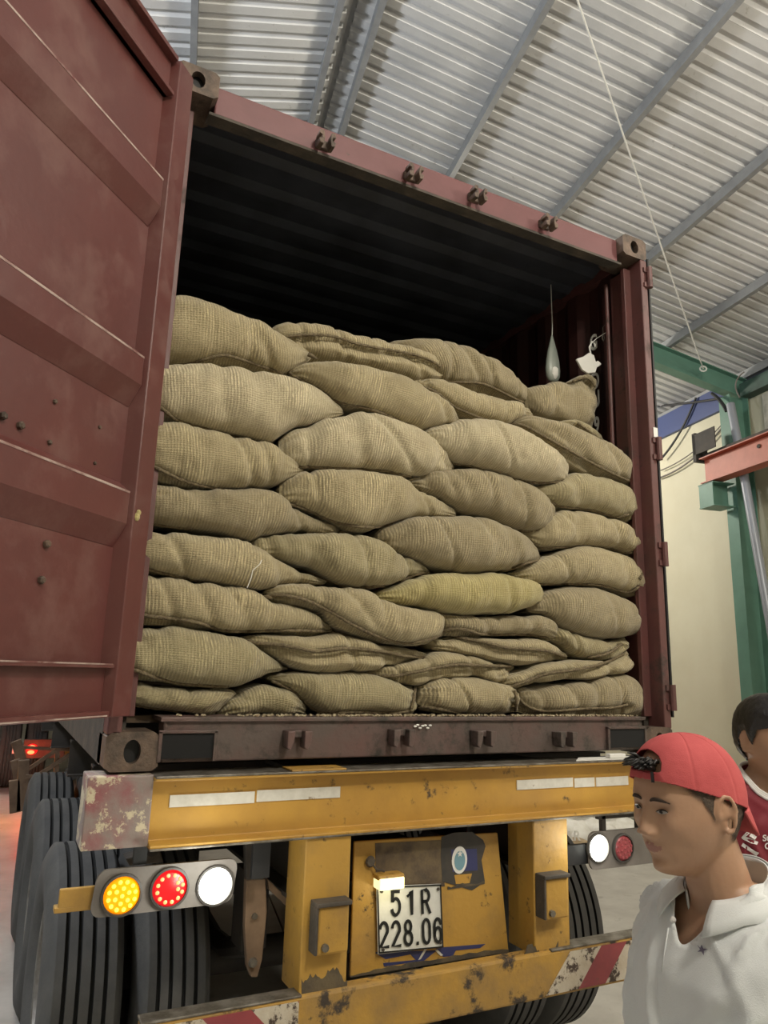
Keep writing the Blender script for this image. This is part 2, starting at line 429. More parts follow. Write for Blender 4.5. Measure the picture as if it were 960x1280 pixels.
m = MB(); m.prism(ibeam_pts(.26, .17, .012), B(S_W - .30, DR - .02, 0), BD, BR, V((0, 0, 5.0))); obj('column', m, M_green, beam)
m = MB(); m.prism(ibeam_pts(.28, .2, .012), B(S_L, DR - .02, 0), BD, BR, V((0, 0, 5.0))); obj('column', m, M_green, beam)
m = MB(); m.obox(B(S_W - .62, DR - .12, 3.92), BR * .28, BD * .24, V((0, 0, .012))); m.obox(B(S_W - .62, DR - .12, 3.66), BR * .28, BD * .24, V((0, 0, .012)))
m.obox(B(S_W - .60, DR - .012, 3.67), BR * .26, BD * .012, V((0, 0, .26))); m.obox(B(S_W - .62, DR - .11, 3.67), BR * .012, BD * .22, V((0, 0, .26)))
obj('corbel_bracket', m, M_green, beam)
# dark gutter beam line and blue strip at the head of the wall
m = MB(); m.obox(B(S_W - .05, DR, 4.99), BR * .06, BD * 10, V((0, 0, .30))); struct(obj('trim_1', m, M_bluep))
m = MB(); m.obox(B(S_W - .14, D0, 4.98), BR * .14, BD * (DR - D0 - .1), V((0, 0, .16))); struct(obj('trim_2', m, M_greend))
m = MB(); m.obox(B(S_W - .03, D0, 0), BR * .03, BD * (DR - D0 - .3), V((0, 0, 4.95))); struct(obj('trim_3', m, M_wall2))
# crane runway beam
SB = S_W - .52; a_ = B(SB, -3, 3.95)
cr = thing('crane_runway_beam', 'orange red steel crane beam resting on the green corbel of the column', 'beam', B(SB, 2, 3.95))
m = MB(); m.prism(ibeam_pts(.30, .16, .012), B(SB, -3.0, 3.95), -BR, V((0, 0, 1)), BD * (DR + 3.1)); obj('web_and_flanges', m, M_crane, cr)
m = MB()
for dd_ in (5.9, 4.4, 2.4): m.lathe([(.022, 0), (.022, .012)], B(SB - .006, dd_, 4.16), -BR, 10)
obj('bolt', m, M_grime, cr)
m = MB(); m.obox(B(SB - .03, -3, 4.25), BR * .06, BD * (DR + 3.1), V((0, 0, .05))); obj('rail', m, M_grime, cr)
m = MB(); m.obox(B(SB - .10, DR + .12, 4.22), BR * .16, BD * .05, V((0, 0, .34))); m.obox(B(SB - .10, DR - .2, 4.30), BR * .01, BD * .36, V((0, 0, .24)))
obj('end_stop', m, M_darkm, cr)
# downpipe
pa = onP(913, 505, B(5.74, 0, 0), BR); pb = onP(926, 572, B(5.73, 0, 0), BR); pc = onP(962, 775, B(5.73, 0, 0), BR)
m = MB(); m.tube([pa, pb, pc, pc + (pc - pb) * ((pc.z - .05) / (pb.z - pc.z))], .045, 14)
tag(obj('downpipe', m, M_pipe, smooth='auto'), 'grey plastic downpipe leaning in front of the green column', 'pipe')
def wire(pts, r, m_, name, label, cat, extra=None, n=14):
    P = [V(p) for p in pts]
    if len(P) == 3:      # quadratic sag
        q = [P[0] * (1 - t) ** 2 + P[1] * 2 * t * (1 - t) + P[2] * t * t for t in [i / n for i in range(n + 1)]]
    else: q = P
    mm = MB(); mm.tube(q, r, 6)
    if extra: extra(mm)
    return tag(obj(name, mm, m_, smooth='auto'), label, cat)
wp = lambda x, y, s: onP(x, y, B(s, 0, 0), BR)
pe = wp(879, 461, 5.45); ps = wp(715, -20, 1.95)
def knot(mm):
    c = pe; mm.tube([c + V((math.cos(a) * .035, .0, math.sin(a) * .03)) - BD * .02 * math.cos(a) for a in [i * .7 for i in range(9)]], .009, 6, closed=True)
wire([ps, (ps + pe) / 2 - V((0, 0, .02)), pe], .0065, M_rope, 'pull_rope', 'thin white rope running down from the roof to a knot on the green rafter', 'rope', knot)
wire([wp(676, 250, 3.0), (wp(676, 250, 3.0) + wp(985, 196, 4.4)) / 2 - V((0, 0, .06)), wp(985, 196, 4.4)], .005, M_rope, 'pull_rope', 'thin white line crossing the roof sheets towards the right edge', 'rope')
wire([wp(826, 574, 6.05), wp(852, 545, 6.05), wp(870, 497, 6.05)], .016, M_wire, 'cable', 'thick black cable hanging down from the blue strip over the cream wall', 'cable')
wire([wp(815, 508, 6.0), wp(862, 505, 6.0), wp(905, 497, 6.0)], .014, M_wire, 'cable', 'black cable strung level across the blue strip', 'cable')
wire([wp(822, 598, 6.08), wp(866, 585, 6.08), wp(908, 527, 6.08)], .012, M_grey, 'cable', 'pale grey cable drooping across the cream wall, lower of two', 'cable')
wire([wp(826, 588, 6.08), wp(868, 572, 6.08), wp(908, 524, 6.08)], .008, M_grey, 'cable', 'pale grey cable drooping across the cream wall, upper of two', 'cable')
wire([wp(890, 492, 5.8), wp(902, 500, 5.75), wp(908, 514, 5.75)], .02, M_wire, 'cable', 'short dark cable bunch at the column head', 'cable')
wire([wp(925, 497, 5.7), wp(912, 478, 5.7), wp(930, 465, 5.7)], .008, M_grey, 'cable', 'grey cable looped up from the column head to the eaves purlin', 'cable')

# ================================================================ shipping container
CZ = 1.44; CH = 2.591; CW = 1.219; CL = 12.19
ct = thing('shipping_container', 'dark red steel shipping container with its doors open, filled with jute sacks', 'container', (0, 0, CZ))
def P(name, mb, m_, bev=0, smooth=False, par=None, label=None): return obj(name, mb, m_, par or ct, bev, smooth, label=label)
# corner castings with an oval hole in the rear face
def casting(x0, z0, hx, hz):
    m = MB(); w_, d_, h_ = .162, .178, .118
    # front face with hole: ring of quads between rounded rectangle and oval
    n = 24; out = []; inn = []
    for k in range(n):
        a = 2 * math.pi * (k + .5) / n; c, s = math.cos(a), math.sin(a); q = max(abs(c), abs(s))
        out.append((c / q * w_ / 2, s / q * h_ / 2)); inn.append((c * hx, s * hz))
    cx, cz = x0 + w_ / 2, z0 + h_ / 2
    vs = [V((cx + p[0], 0, cz + p[1])) for p in out] + [V((cx + p[0], 0, cz + p[1])) for p in inn] + [V((cx + p[0], .03, cz + p[1])) for p in inn] + [V((cx + p[0], d_, cz + p[1])) for p in out]
    fs = []
    for k in range(n):
        j = (k + 1) % n
        fs += [(k, j, n + j, n + k), (n + k, n + j, 2 * n + j, 2 * n + k), (k, 3 * n + k, 3 * n + j, j)]
    fs.append(tuple(3 * n + k for k in range(n)))
    # dark inside
    m.add(vs, fs); m.m = 1
    m.box((x0 + .012, .034, z0 + .012), (x0 + w_ - .012, .05, z0 + h_ - .012))
    o = P('corner_casting', m, [M_cast, M_black]); return o
for x0 in (-CW, CW - .162):
    casting(x0, CZ, .026, .036); casting(x0, CZ + CH - .118, .027, .036)
# header
HZ0, HZ1 = 3.885, 4.012
m = MB(); m.box((-CW + .16, .045, HZ0), (CW - .16, .11, HZ1)); hd = P('door_header', m, M_header, .006)
m = MB(); m.box((-CW + .14, .04, HZ0 - .012), (CW - .14, .1, HZ0)); P('header_gasket', m, M_grime)
for i, px in enumerate(((405, 178), (515, 218), (595, 245), (683, 279))):
    c = onY(*px, .02); m = MB()
    for s in (-1, 1):
        m.prism([(-.007, -.03), (.010, -.034), (.016, .0), (.010, .03), (-.007, .032), (-.010, .012), (.004, .008), (.004, -.006), (-.010, -.010)], c + V((s * .027, 0, -.01)), V((s * -1, 0, 0)), V((0, 0, 1)), V((0, -.045, 0)))
    m.box((c.x - .03, .03, c.z - .02), (c.x + .03, .05, c.z + .02))
    P('lock_keeper', m, M_cast, .003)
# sill
m = MB(); m.box((-CW + .162 + .01, .012, 1.462), (CW - .162 - .01, .10, 1.598))
sl = P('door_sill', m, M_sill, .006)
m = MB(); m.box((-CW + .16, .0, 1.588), (CW - .16, .16, 1.603)); P('sill_lip', m, M_sill, .003)
# forklift style pockets at both ends of the sill: frame round a near-black plate painting the recess shade
for s in (-1, 1):
    xa, xb = (-1.05, -.885) if s < 0 else (.84, 1.045)
    m = MB(); m.box((xa, .002, 1.475), (xb, .0125, 1.552)); P('pocket_shade', m, M_groove)
    m = MB()
    m.box((xa - .012, -.004, 1.552), (xb + .012, .012, 1.562)); m.box((xb, -.004, 1.465), (xb + .012, .012, 1.56)); m.box((xa - .012, -.004, 1.465), (xa, .012, 1.56))
    P('pocket_rim', m, M_sill, .002)
for px in ((370, 922), (500, 920), (602, 921), (704, 922)):
    c = onY(*px, -.01); m = MB()
    for s in (-1, 1):
        m.prism([(-.008, .024), (.010, .024), (.008, -.012), (.0, -.038), (-.008, -.030)], c + V((s * .031, .012, 0)), V((1.5, 0, 0)), V((0, 0, 1)), V((0, -.05, 0)))
    m.box((c.x - .042, -.014, c.z + .0), (c.x + .046, .012, c.z + .024))
    P('lock_keeper', m, M_sill, .003)
# posts, walls, roof, floor
for s in (-1, 1):
    m = MB(); m.box((min(s * 1.175, s * CW), .0, 1.55), (max(s * 1.175, s * CW), .10, 3.915)); P('corner_post', m, M_frame, .006)
    m = MB(); m.box((min(s * 1.13, s * 1.178), .075, 1.6), (max(s * 1.13, s * 1.178), .10, 3.89)); m.box((min(s * 1.155, s * 1.175), .10, 1.6), (max(s * 1.155, s * 1.175), .2, 3.89)); P('post_channel', m, M_frame, .003)
    m = MB(); m.tube([(s * 1.14, .215, 1.62), (s * 1.14, .215, 3.86)], .011, 8); P('lashing_rod', m, M_frame, smooth='auto')
    # corrugated side
    pts = []; y = .2
    while y < CL - .1:
        for dy, dx in ((0, 0), (.072, 0), (.14, .036), (.212, .036)): pts.append((y + dy, s * (1.165 + dx)))
        y += .278
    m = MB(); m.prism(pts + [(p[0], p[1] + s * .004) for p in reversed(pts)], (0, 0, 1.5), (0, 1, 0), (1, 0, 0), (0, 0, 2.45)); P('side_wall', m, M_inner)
    m = MB(); m.box((min(s * 1.16, s * CW), .1, 3.93), (max(s * 1.16, s * CW), CL - .1, 4.0)); P('side_rail', m, M_frame); m = MB(); m.box((min(s * 1.15, s * CW), .1, 1.45), (max(s * 1.15, s * CW), CL - .1, 1.60)); P('side_rail', m, M_grime)
pts = []; y = .12
while y < CL - .1:
    for dy, dz in ((0, 0), (.07, 0), (.09, .02), (.16, .02)): pts.append((y + dy, 3.965 + dz))
    y += .209
m = MB(); m.prism(pts + [(p[0], p[1] + .003) for p in reversed(pts)], (-1.17, 0, 0), (0, 1, 0), (0, 0, 1), (2.34, 0, 0)); P('roof_panel', m, M_ceildim)
m = MB(); m.box((-1.17, CL - .08, 1.5), (1.17, CL - .03, 4.0)); P('front_wall', m, M_ceildim)
for i in range(8):
    x0 = -1.16 + i * .29
    m = MB(); m.box((x0 + .002, .16, 1.575), (x0 + .288, CL - .1, 1.598)); P('floor_board', m, M_floorc)
# white letters on the right inner wall
FONT = None
def text_mesh(s, size, ext=.0008, sx=1.0, off=0.0):
    c = bpy.data.curves.new('txt', 'FONT'); c.body = s; c.size = size; c.extrude = ext; c.offset = off; c.align_x = 'CENTER'; c.align_y = 'CENTER'
    o = bpy.data.objects.new('txt', c); COL.objects.link(o); bpy.context.view_layer.update()
    me = bpy.data.meshes.new_from_object(o.evaluated_get(bpy.context.evaluated_depsgraph_get())); bpy.data.objects.remove(o); bpy.data.curves.remove(c)
    for v in me.vertices: v.co.x *= sx
    return me
def put_text(s, size, centre, ax, ay, m_, parent, name='lettering', sx=1.0, ext=.0008, off=0.0, height=None):
    me = text_mesh(s, size, ext, sx, off)
    if height:
        zs = [v.co.y for v in me.vertices]; k = height / (max(zs) - min(zs)); mid = (max(zs) + min(zs)) / 2
        for v in me.vertices: v.co.y = (v.co.y - mid) * k; v.co.x *= k; v.co.z *= 1
    ax, ay = V(ax).normalized(), V(ay).normalized(); n = ax.cross(ay)
    R = Matrix((ax, ay, n)).transposed().to_4x4(); R.translation = V(centre)
    me.transform(R); me.materials.clear(); me.materials.append(m_); me.update()
    return mesh_obj(name, me, parent)
SW = [o for o in ct.children if o.name.startswith('side_wall')][-1]
for ch, px in (('G', (742, 428)), ('D', (744, 476)), ('U', (745, 499)), ('9', (746, 531))):
    c = onX(*px, 1.163)
    put_text(ch, .12, c, (0, -1, 0), (0, 0, 1), M_paper, ct, 'marking_letter', .62, .0015, .002, height=.095)

# left door, swung out past square
DA = math.radians(43.5); DP0 = V((-1.168, -.08, 0)); DD = V((-math.sin(DA), -math.cos(DA), 0)); DN = V((DD.y, -DD.x, 0))
if DN.dot(CAM - DP0) < 0: DN = -DN
UZ = V((0, 0, 1))
def dpt(q, k, z): return DP0 + DD * q + DN * k + UZ * z
def dbox(m, q0, q1, k0, k1, z0, z1): return m.obox(dpt(q0, k0, z0), DD * (q1 - q0), DN * (k1 - k0), UZ * (z1 - z0))
m = MB(); dbox(m, .05, 1.12, -.05, -.046, 1.63, 3.9); door = P('door', m, M_door, label='left container door swung open, dark red with horizontal ribs')
def DPt(name, mb, m_, bev=0, label=None): return obj(name, mb, m_, door, bev, label=label)
ZB, ZT = 1.612, 3.895
m = MB(); m.prism([(0, 0), (.085, 0), (.105, -.046), (.105, -.05), (0, -.05)], dpt(0, 0, ZB), DD, DN, UZ * (ZT - ZB)); DPt('hinge_stile', m, M_door, .003)
m = MB(); m.prism([(1.17, 0), (1.085, 0), (1.065, -.046), (1.065, -.05), (1.17, -.05)], dpt(0, 0, ZB), DD, DN, UZ * (ZT - ZB)); DPt('lock_stile', m, M_door, .003)
m = MB(); dbox(m, .1, 1.08, -.05, 0, ZB, ZB + .018); dbox(m, .1, 1.08, -.05, -.030, ZB, 1.764); dbox(m, .1, 1.08, -.05, 0, 1.752, 1.764); DPt('bottom_rail', m, M_door, .002)
m = MB(); dbox(m, .1, 1.08, -.05, 0, ZT - .018, ZT); dbox(m, .1, 1.08, -.05, -.030, 3.735, ZT); dbox(m, .1, 1.08, -.05, -.004, 3.735, 3.75); DPt('top_rail', m, M_door, .002)
for zt, zb in ((3.39, 3.285), (2.735, 2.638), (2.285, 2.185)):
    m = MB(); prof = [(zt + .035, -.0465), (zt, -.004), (zb, -.004), (zb - .075, -.0465)]
    vs = [dpt(.105, k, z) for z, k in prof] + [dpt(1.065, k, z) for z, k in prof]
    m.add(vs, [(0, 1, 5, 4), (1, 2, 6, 5), (2, 3, 7, 6), (3, 0, 4, 7), (0, 3, 2, 1), (4, 5, 6, 7)])
    DPt('rib', m, M_door, .006)
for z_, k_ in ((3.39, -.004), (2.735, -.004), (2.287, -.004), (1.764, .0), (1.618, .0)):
    m = MB(); dbox(m, .11, 1.06, k_ - .004, k_ + .0012, z_ - (.006 if z_ > 2 else .003), z_ + .001); DPt('worn_highlight', m, mat('worn_highlight_metal', (.42, .33, .29), .5, .1, (.16, .06, .055), 9, (.42, .62)), label='pale worn edge with painted highlight')  # pale strips: worn metal edges, colour also paints in a crisp highlight
for i, px in enumerate(((75, 453), (104, 470), (131, 486), (68, 502), (24, 532), (2, 520), (124, 534), (61, 553), (118, 579), (57, 680), (50, 725))):
    c = onP(*px, dpt(0, -.046, 0), DN); big = i in (4, 5, 9, 10)
    r = .011 if big else (.0055 if i != 3 and i != 7 else .007); m = MB(); m.lathe([(r, 0), (r, r * .9), (r * .6, r * 1.3)], c, DN, 6); DPt('bolt', m, M_cast)
c = onP(171, 646, dpt(0, .001, 0), DN); m = MB()
m.ball(c, (.010, .008, .014), 8, 5); m.ball(c + V((.004, 0, .014)), (.008, .006, .010), 8, 5); DPt('foam_scrap', m, M_yburl, label='small yellowish foam scrap')
m = MB(); m.tube([dpt(-.006, -.02, ZB + .01), dpt(-.006, -.02, ZT - .01)], .007, 6); DPt('door_gasket', m, M_black)
# left hinges
for z in (1.85, 2.45, 3.1, 3.7):
    m = MB(); m.lathe([(.016, -.06), (.016, .06)], (-1.2, -.045, z), (0, 0, 1), 10); P('hinge', m, M_frame)
# right door folded back along the side, its edge and gasket showing
m = MB(); m.box((1.222, .03, 1.62), (1.248, 1.18, 3.93)); rdoor = P('door', m, M_door, .004, label='right container door folded back along the container side')
m = MB(); m.tube([(1.25, .022, 1.60), (1.25, .022, 3.945)], .008, 6); obj('door_gasket', m, M_black, rdoor)
for px in ((819, 350), (819, 560), (825, 692), (836, 872)):
    c = onY(*px, -.01); m = MB(); m.lathe([(.015, -.058), (.015, .058)], (1.222, -.012, c.z), (0, 0, 1), 10); m.box((1.19, -.008, c.z - .055), (1.222, .004, c.z - .03)); m.box((1.19, -.008, c.z + .03), (1.222, .004, c.z + .055)); P('hinge', m, M_frame, smooth='auto')
m = MB(); c = onY(821, 541, -.012); m.box((1.20, -.004, c.z - .02), (1.228, -.001, c.z + .03)); P('white_sticker', m, M_paper)

# hanging things inside
def hang(name, label, cat, pt, build):
    t = thing(name, label, cat, pt); build(t); return t
bp = onY(691, 460, .5)
def bagb(t):
    prof = [(.004, .20), (.008, .185), (.018, .15), (.032, .10), (.044, .04), (.049, -.01), (.046, -.05), (.032, -.075), (.003, -.085)]
    m = MB(); m.lathe(prof, bp, (0, 0, 1), 16); m.v = [V((v.x, bp.y + (v.y - bp.y) * .5, v.z)) for v in m.v]; obj('plastic_film', m, mat('plastic_film', (.42, .47, .42), .3, alpha=.55), t, smooth=True)
    m = MB(); m.lathe([(.003, .03), (.016, .012), (.030, -.01), (.030, -.045), (.018, -.07), (.003, -.08)], bp + V((.0, .0, 0)), (0, 0, 1), 14); obj('powder', m, M_paper, t, smooth=True)
    m = MB(); m.tube([bp + V((0, 0, .19)), bp + V((.004, 0, .26)), bp + V((.0, 0, 3.965 - bp.z))], .0025, 5); obj('string', m, M_rope, t)
hang('desiccant_bag', 'small clear plastic bag of white powder hanging inside the container', 'bag', bp, bagb)
hp = onY(735, 455, .3)
def papb(t):
    e = V((1, -.2, 0)).normalized(); n = e.cross(UZ)
    m = MB(); pr_ = [(-.078, .012), (-.045, -.045), (-.01, -.062), (.035, -.05), (.045, -.02), (.075, .005), (.052, .022), (.040, .012), (.03, .05), (.0, .06), (-.035, .032)]
    m.prism(pr_, hp, e, UZ, n * .016); obj('paper', m, M_paper, t, .004)
    m = MB(); m.obox(hp - n * .004 + e * .004 - UZ * .03, e * .016 + UZ * .0, n * .003, UZ * .075 + e * .02); obj('blue_strip', m, M_blue, t)
    m = MB(); m.tube([hp + UZ * .05 + e * .02, hp + UZ * .10 + e * .012, hp + UZ * .135 + e * .03, hp + UZ * .12 + e * .045, hp + UZ * .105 + e * .045], .005, 6); obj('wire_hook', m, M_paper, t)
    m = MB(); m.tube([hp + e * .03 + UZ * .13, hp + e * .06 + UZ * .16, V((1.14, .22, hp.z + .17))], .002, 5); obj('string', m, M_rope, t)
hang('paper_pouch', 'crumpled white paper pouch with blue strip on a hook by the right wall', 'pouch', hp, papb)
c = onY(754, 420, .25); m = MB(); m.tube([c + UZ * .05, c + UZ * .02, c - UZ * .0], .003, 5); m.tube([c + V((math.cos(a) * .008, 0, math.sin(a) * .018)) - UZ * .01 for a in [i * .785 for i in range(8)]], .003, 5, closed=True)
m.tube([c + UZ * .05, V((1.14, .215, c.z + .07))], .002, 5)
tag(obj('hanging_seal', m, M_worn), 'small metal seal on a wire beside the paper pouch', 'seal')

# ================================================================ trailer
tr = thing('semi_trailer', 'yellow container trailer carrying the red container, seen from behind', 'trailer', (0, 2, 0))
def T(name, mb, m_, bev=0, smooth=False, par=None, label=None): return obj(name, mb, m_, par or tr, bev, smooth, label=label)
ZT0, ZT1 = 1.222, 1.428
m = MB(); m.prism([(-.06, 1.428), (-.06, 1.416), (-.012, 1.412), (-.012, 1.238), (-.06, 1.232), (-.06, 1.218), (.1, 1.218), (.1, 1.428)], (-1.07, 0, 0), (0, 1, 0), (0, 0, 1), (2.14, 0, 0))
cb = T('rear_cross_beam', m, M_yel, .003)
m = MB(); m.box((-1.07, -.063, 1.424), (1.25, .09, 1.431)); obj('top_flange', m, M_worn, cb, .002)
m = MB(); m.box((-1.07, -.064, 1.217), (1.25, -.02, 1.224)); obj('bottom_flange', m, M_worn, cb, .002)
m = MB(); m.box((-1.262, -.03, 1.225), (-1.07, .12, 1.432)); cbl = T('beam_end_block', m, M_endb, .004, label='left beam end with flaking white and red paint')
m = MB(); m.box((1.07, -.03, 1.225), (1.262, .12, 1.432)); T('beam_end_block', m, M_yel, .012)
for (a, b, ya, yb) in ((212, 318, 992, 1009), (321, 425, 984, 1004), (646, 716, 973, 989), (718, 743, 972, 987), (745, 785, 970, 986)):
    p0 = onY(a, (ya + yb) / 2 if True else ya, -.014); p1 = onY(b, (ya + yb) / 2 - 3, -.014)
    h = .036
    m = MB(); m.box((p0.x, -.0155, min(p0.z, p1.z) * .5 + max(p0.z, p1.z) * .5 - h / 2), (p1.x, -.0115, (p0.z + p1.z) / 2 + h / 2)); obj('reflective_tape', m, M_tapew, cb)
m = MB(); m.box((-.63, -.062, 1.431), (-.43, .04, 1.437)); obj('weld_pad', m, M_yeld, cb, .002)
# main rails, cross members
for s in (-1, 1):
    m = MB(); m.prism(ibeam_pts(.42, .14, .014), (s * .5, .1, 1.0), (1, 0, 0), (0, 0, 1), (0, 11.9, 0)); T('chassis_rail', m, M_darkm)
for y in (.45, 1.4, 2.7, 4.0, 5.5, 7.0, 8.5, 10.0, 11.5):
    m = MB(); m.prism(ibeam_pts(.16, .08, .008), (-1.2, y, 1.25), (0, 1, 0), (0, 0, 1), (2.4, 0, 0)); T('cross_member', m, M_darkm)
# posts
def quad_px(pts, Y):     # polygon from pixels on a plane Y
    return [onY(x, y, Y) for x, y in pts]
for xa, xb in ((-.565, -.40), (.375, .545)):
    m = MB(); m.box((xa, -.055, .74), (xb, .11, 1.222)); pp = T('rear_post', m, M_yeld, .005)
    m = MB(); cx = xa + .095 if xa < 0 else xb - .10; cx = -.475 if xa < 0 else .445
    m.box((cx - .055, -.105, .875), (cx + .055, -.056, 1.02)); lb = obj('latch_box', m, M_yeld, pp, .008)
    m = MB(); m.box((cx - .065, -.115, 1.018), (cx + .06, -.056, 1.032)); m.box((cx - .066, -.112, .88), (cx - .056, -.056, 1.02)); obj('latch_cap', m, M_grime, pp, .003)
    m = MB(); m.lathe([(.012, 0), (.012, .012)], (cx - .03, -.105, .90), (0, -1, 0), 8); obj('latch_bolt', m, M_worn, pp)
m = MB(); m.prism([(-.40, 1.13), (-.40, 1.10), (-.62, .93), (-.60, .91), (-.56, .91)], (0, .03, 0), (1, 0, 0), (0, 0, 1), (0, .02, 0)); 
# centre panel with number plate
m = MB(); vs = quad_px([(443, 1052), (622, 1041), (636, 1190), (438, 1222)], .03)
m.add(vs + [v + V((0, .012, 0)) for v in vs], [(3, 2, 1, 0), (4, 5, 6, 7), (0, 1, 5, 4), (1, 2, 6, 5), (2, 3, 7, 6), (3, 0, 4, 7)])
pn = T('plate_panel', m, M_yeld, .003)
def patch(name, px, m_, Y=.0285, th=.002, label=None):
    vs = quad_px(px, Y); n = len(vs); m = MB()
    m.add(vs + [v + V((0, th, 0)) for v in vs], [tuple(reversed(range(n))), tuple(range(n, 2 * n))] + [(i, (i + 1) % n, n + (i + 1) % n, n + i) for i in range(n)])
    return obj(name, m, m_, pn, label=label)
patch('grime_patch', [(469, 1054), (552, 1050), (556, 1108), (503, 1111), (470, 1098)], mat('brown_scrape', (.14, .10, .055), .7, 0, (.07, .05, .035), 14, (.4, .6), .2, 60))
patch('grime_patch', [(552, 1046), (567, 1041), (590, 1040), (604, 1050), (607, 1058), (602, 1075), (606, 1101), (598, 1108), (590, 1113), (570, 1107), (553, 1102), (551, 1070)], mat('dark_tar', (.035, .033, .03), .7, 0, (.06, .05, .04), 14), .0275)
patch('blue_sticker', [(564, 1062), (596, 1061), (597, 1088), (566, 1090)], M_blue, .0265)
patch('yellow_remnant', [(568, 1094), (590, 1092), (587, 1104), (570, 1105)], M_yel, .0265)
oc = onY(574.5, 1075, .026)
m = MB(); m.add([oc + V((math.cos(a) * .034, -.0, math.sin(a) * .048)) for a in [i * math.pi / 12 for i in range(24)]] + [oc + V((math.cos(a) * .034, .002, math.sin(a) * .048)) for a in [i * math.pi / 12 for i in range(24)]], [tuple(range(24)), tuple(range(47, 23, -1))] + [(i, i + 24, (i + 1) % 24 + 24, (i + 1) % 24) for i in range(24)])
obj('round_sticker', m, M_paper, pn)
m = MB(); m.add([oc + V((math.cos(a) * .024, -.0015, math.sin(a) * .034 - .002)) for a in [i * math.pi / 12 for i in range(24)]], [tuple(range(24))])
obj('sticker_centre', m, M_lblue, pn)
star = []
for i in range(10):
    a = math.pi / 2 + i * math.pi / 5; r = .013 if i % 2 == 0 else .0055; star.append(oc + V((math.cos(a) * r, -.0025, math.sin(a) * r + .022)))
m = MB(); m.add(star, [tuple(range(10))]); obj('sticker_star', m, M_paper, pn)
M_dirt = mat('caked_dirt', (.055, .045, .034), .85, 0, (.12, .09, .05), 12, (.4, .65), .3, 60)
def ragged(p0, p1, h, n=26, seed=0):     # a band along p0-p1 (pixels) with an irregular upper edge
    out = [p0, p1]
    for i in range(n, -1, -1):
        t = i / n; q = noise.noise(V((t * 3.5 + seed, seed, 0))) * .75 + noise.noise(V((t * 13 + seed, 3, 0))) * .4
        out.append((p0[0] + (p1[0] - p0[0]) * t, p0[1] + (p1[1] - p0[1]) * t - max(1.2, h * (.62 + q))))
    return out[:2] + out[2:]
patch('dirt_band', ragged((438, 1222), (636, 1190), 9, 40, 1.3), M_dirt, .0268)
patch('dirt_band', ragged((560, 1112), (606, 1105), 5, 20, 4.3), M_dirt, .0262)
def postpatch(px, Y):
    vs = quad_px(px, Y); n = len(vs); mm = MB(); mm.add(vs + [v + V((0, .002, 0)) for v in vs], [tuple(reversed(range(n))), tuple(range(n, 2 * n))] + [(i, (i + 1) % n, n + (i + 1) % n, n + i) for i in range(n)]); T('dirt_band', mm, M_dirt)
postpatch(ragged((377, 1243), (434, 1237), 30, 26, 2.2), -.0562)
postpatch(ragged((653, 1205), (698, 1197), 26, 22, 7.7), -.0562)
# blue winged emblem under the plate
patch('blue_emblem', [(470, 1192), (482, 1199), (513, 1193), (520, 1200), (479, 1204), (480, 1208), (530, 1201), (546, 1188), (470, 1190)][::-1], M_blue)
patch('blue_emblem', [(545, 1186), (554, 1196), (566, 1195), (570, 1188), (600, 1185), (607, 1180), (556, 1184)], M_blue)
patch('pale_stroke', [(523, 1200), (526, 1199), (534, 1186), (531, 1186)], M_tapew, .027)
patch('pale_stroke', [(544, 1188), (547, 1187), (554, 1194), (551, 1195)], M_tapew, .027)
# number plate
pl = quad_px([(470.5, 1108), (551.5, 1105), (554.5, 1184), (472.5, 1193)], .015)
m = MB(); m.add(pl + [v + V((0, .003, 0)) for v in pl], [(3, 2, 1, 0), (4, 5, 6, 7), (0, 1, 5, 4), (1, 2, 6, 5), (2, 3, 7, 6), (3, 0, 4, 7)])
plate = T('number_plate', m, M_plate, .0, label='white number plate with black characters')
cpl = sum(pl, V((0, 0, 0))) / 4; ax = (pl[1] - pl[0] + pl[2] - pl[3]).normalized(); ay = (pl[0] - pl[3] + pl[1] - pl[2]).normalized()
PW = ((pl[1] - pl[0]).length + (pl[2] - pl[3]).length) / 2; PH = ((pl[0] - pl[3]).length + (pl[1] - pl[2]).length) / 2
m = MB(); t_ = .0035
for (u0, u1, v0, v1) in ((-.5, .5, .5, .5 - .022), (-.5, .5, -.5 + .022, -.5), (-.5, -.5 + .018, .5, -.5), (.5 - .018, .5, .5, -.5)):
    m.obox(cpl + ax * PW * u0 * .985 + ay * PH * v1 * .985 - V((0, .0035, 0)), ax * PW * (u1 - u0) * .985, V((0, .002, 0)), ay * PH * (v0 - v1) * .985)
obj('plate_rim', m, M_ink, plate)
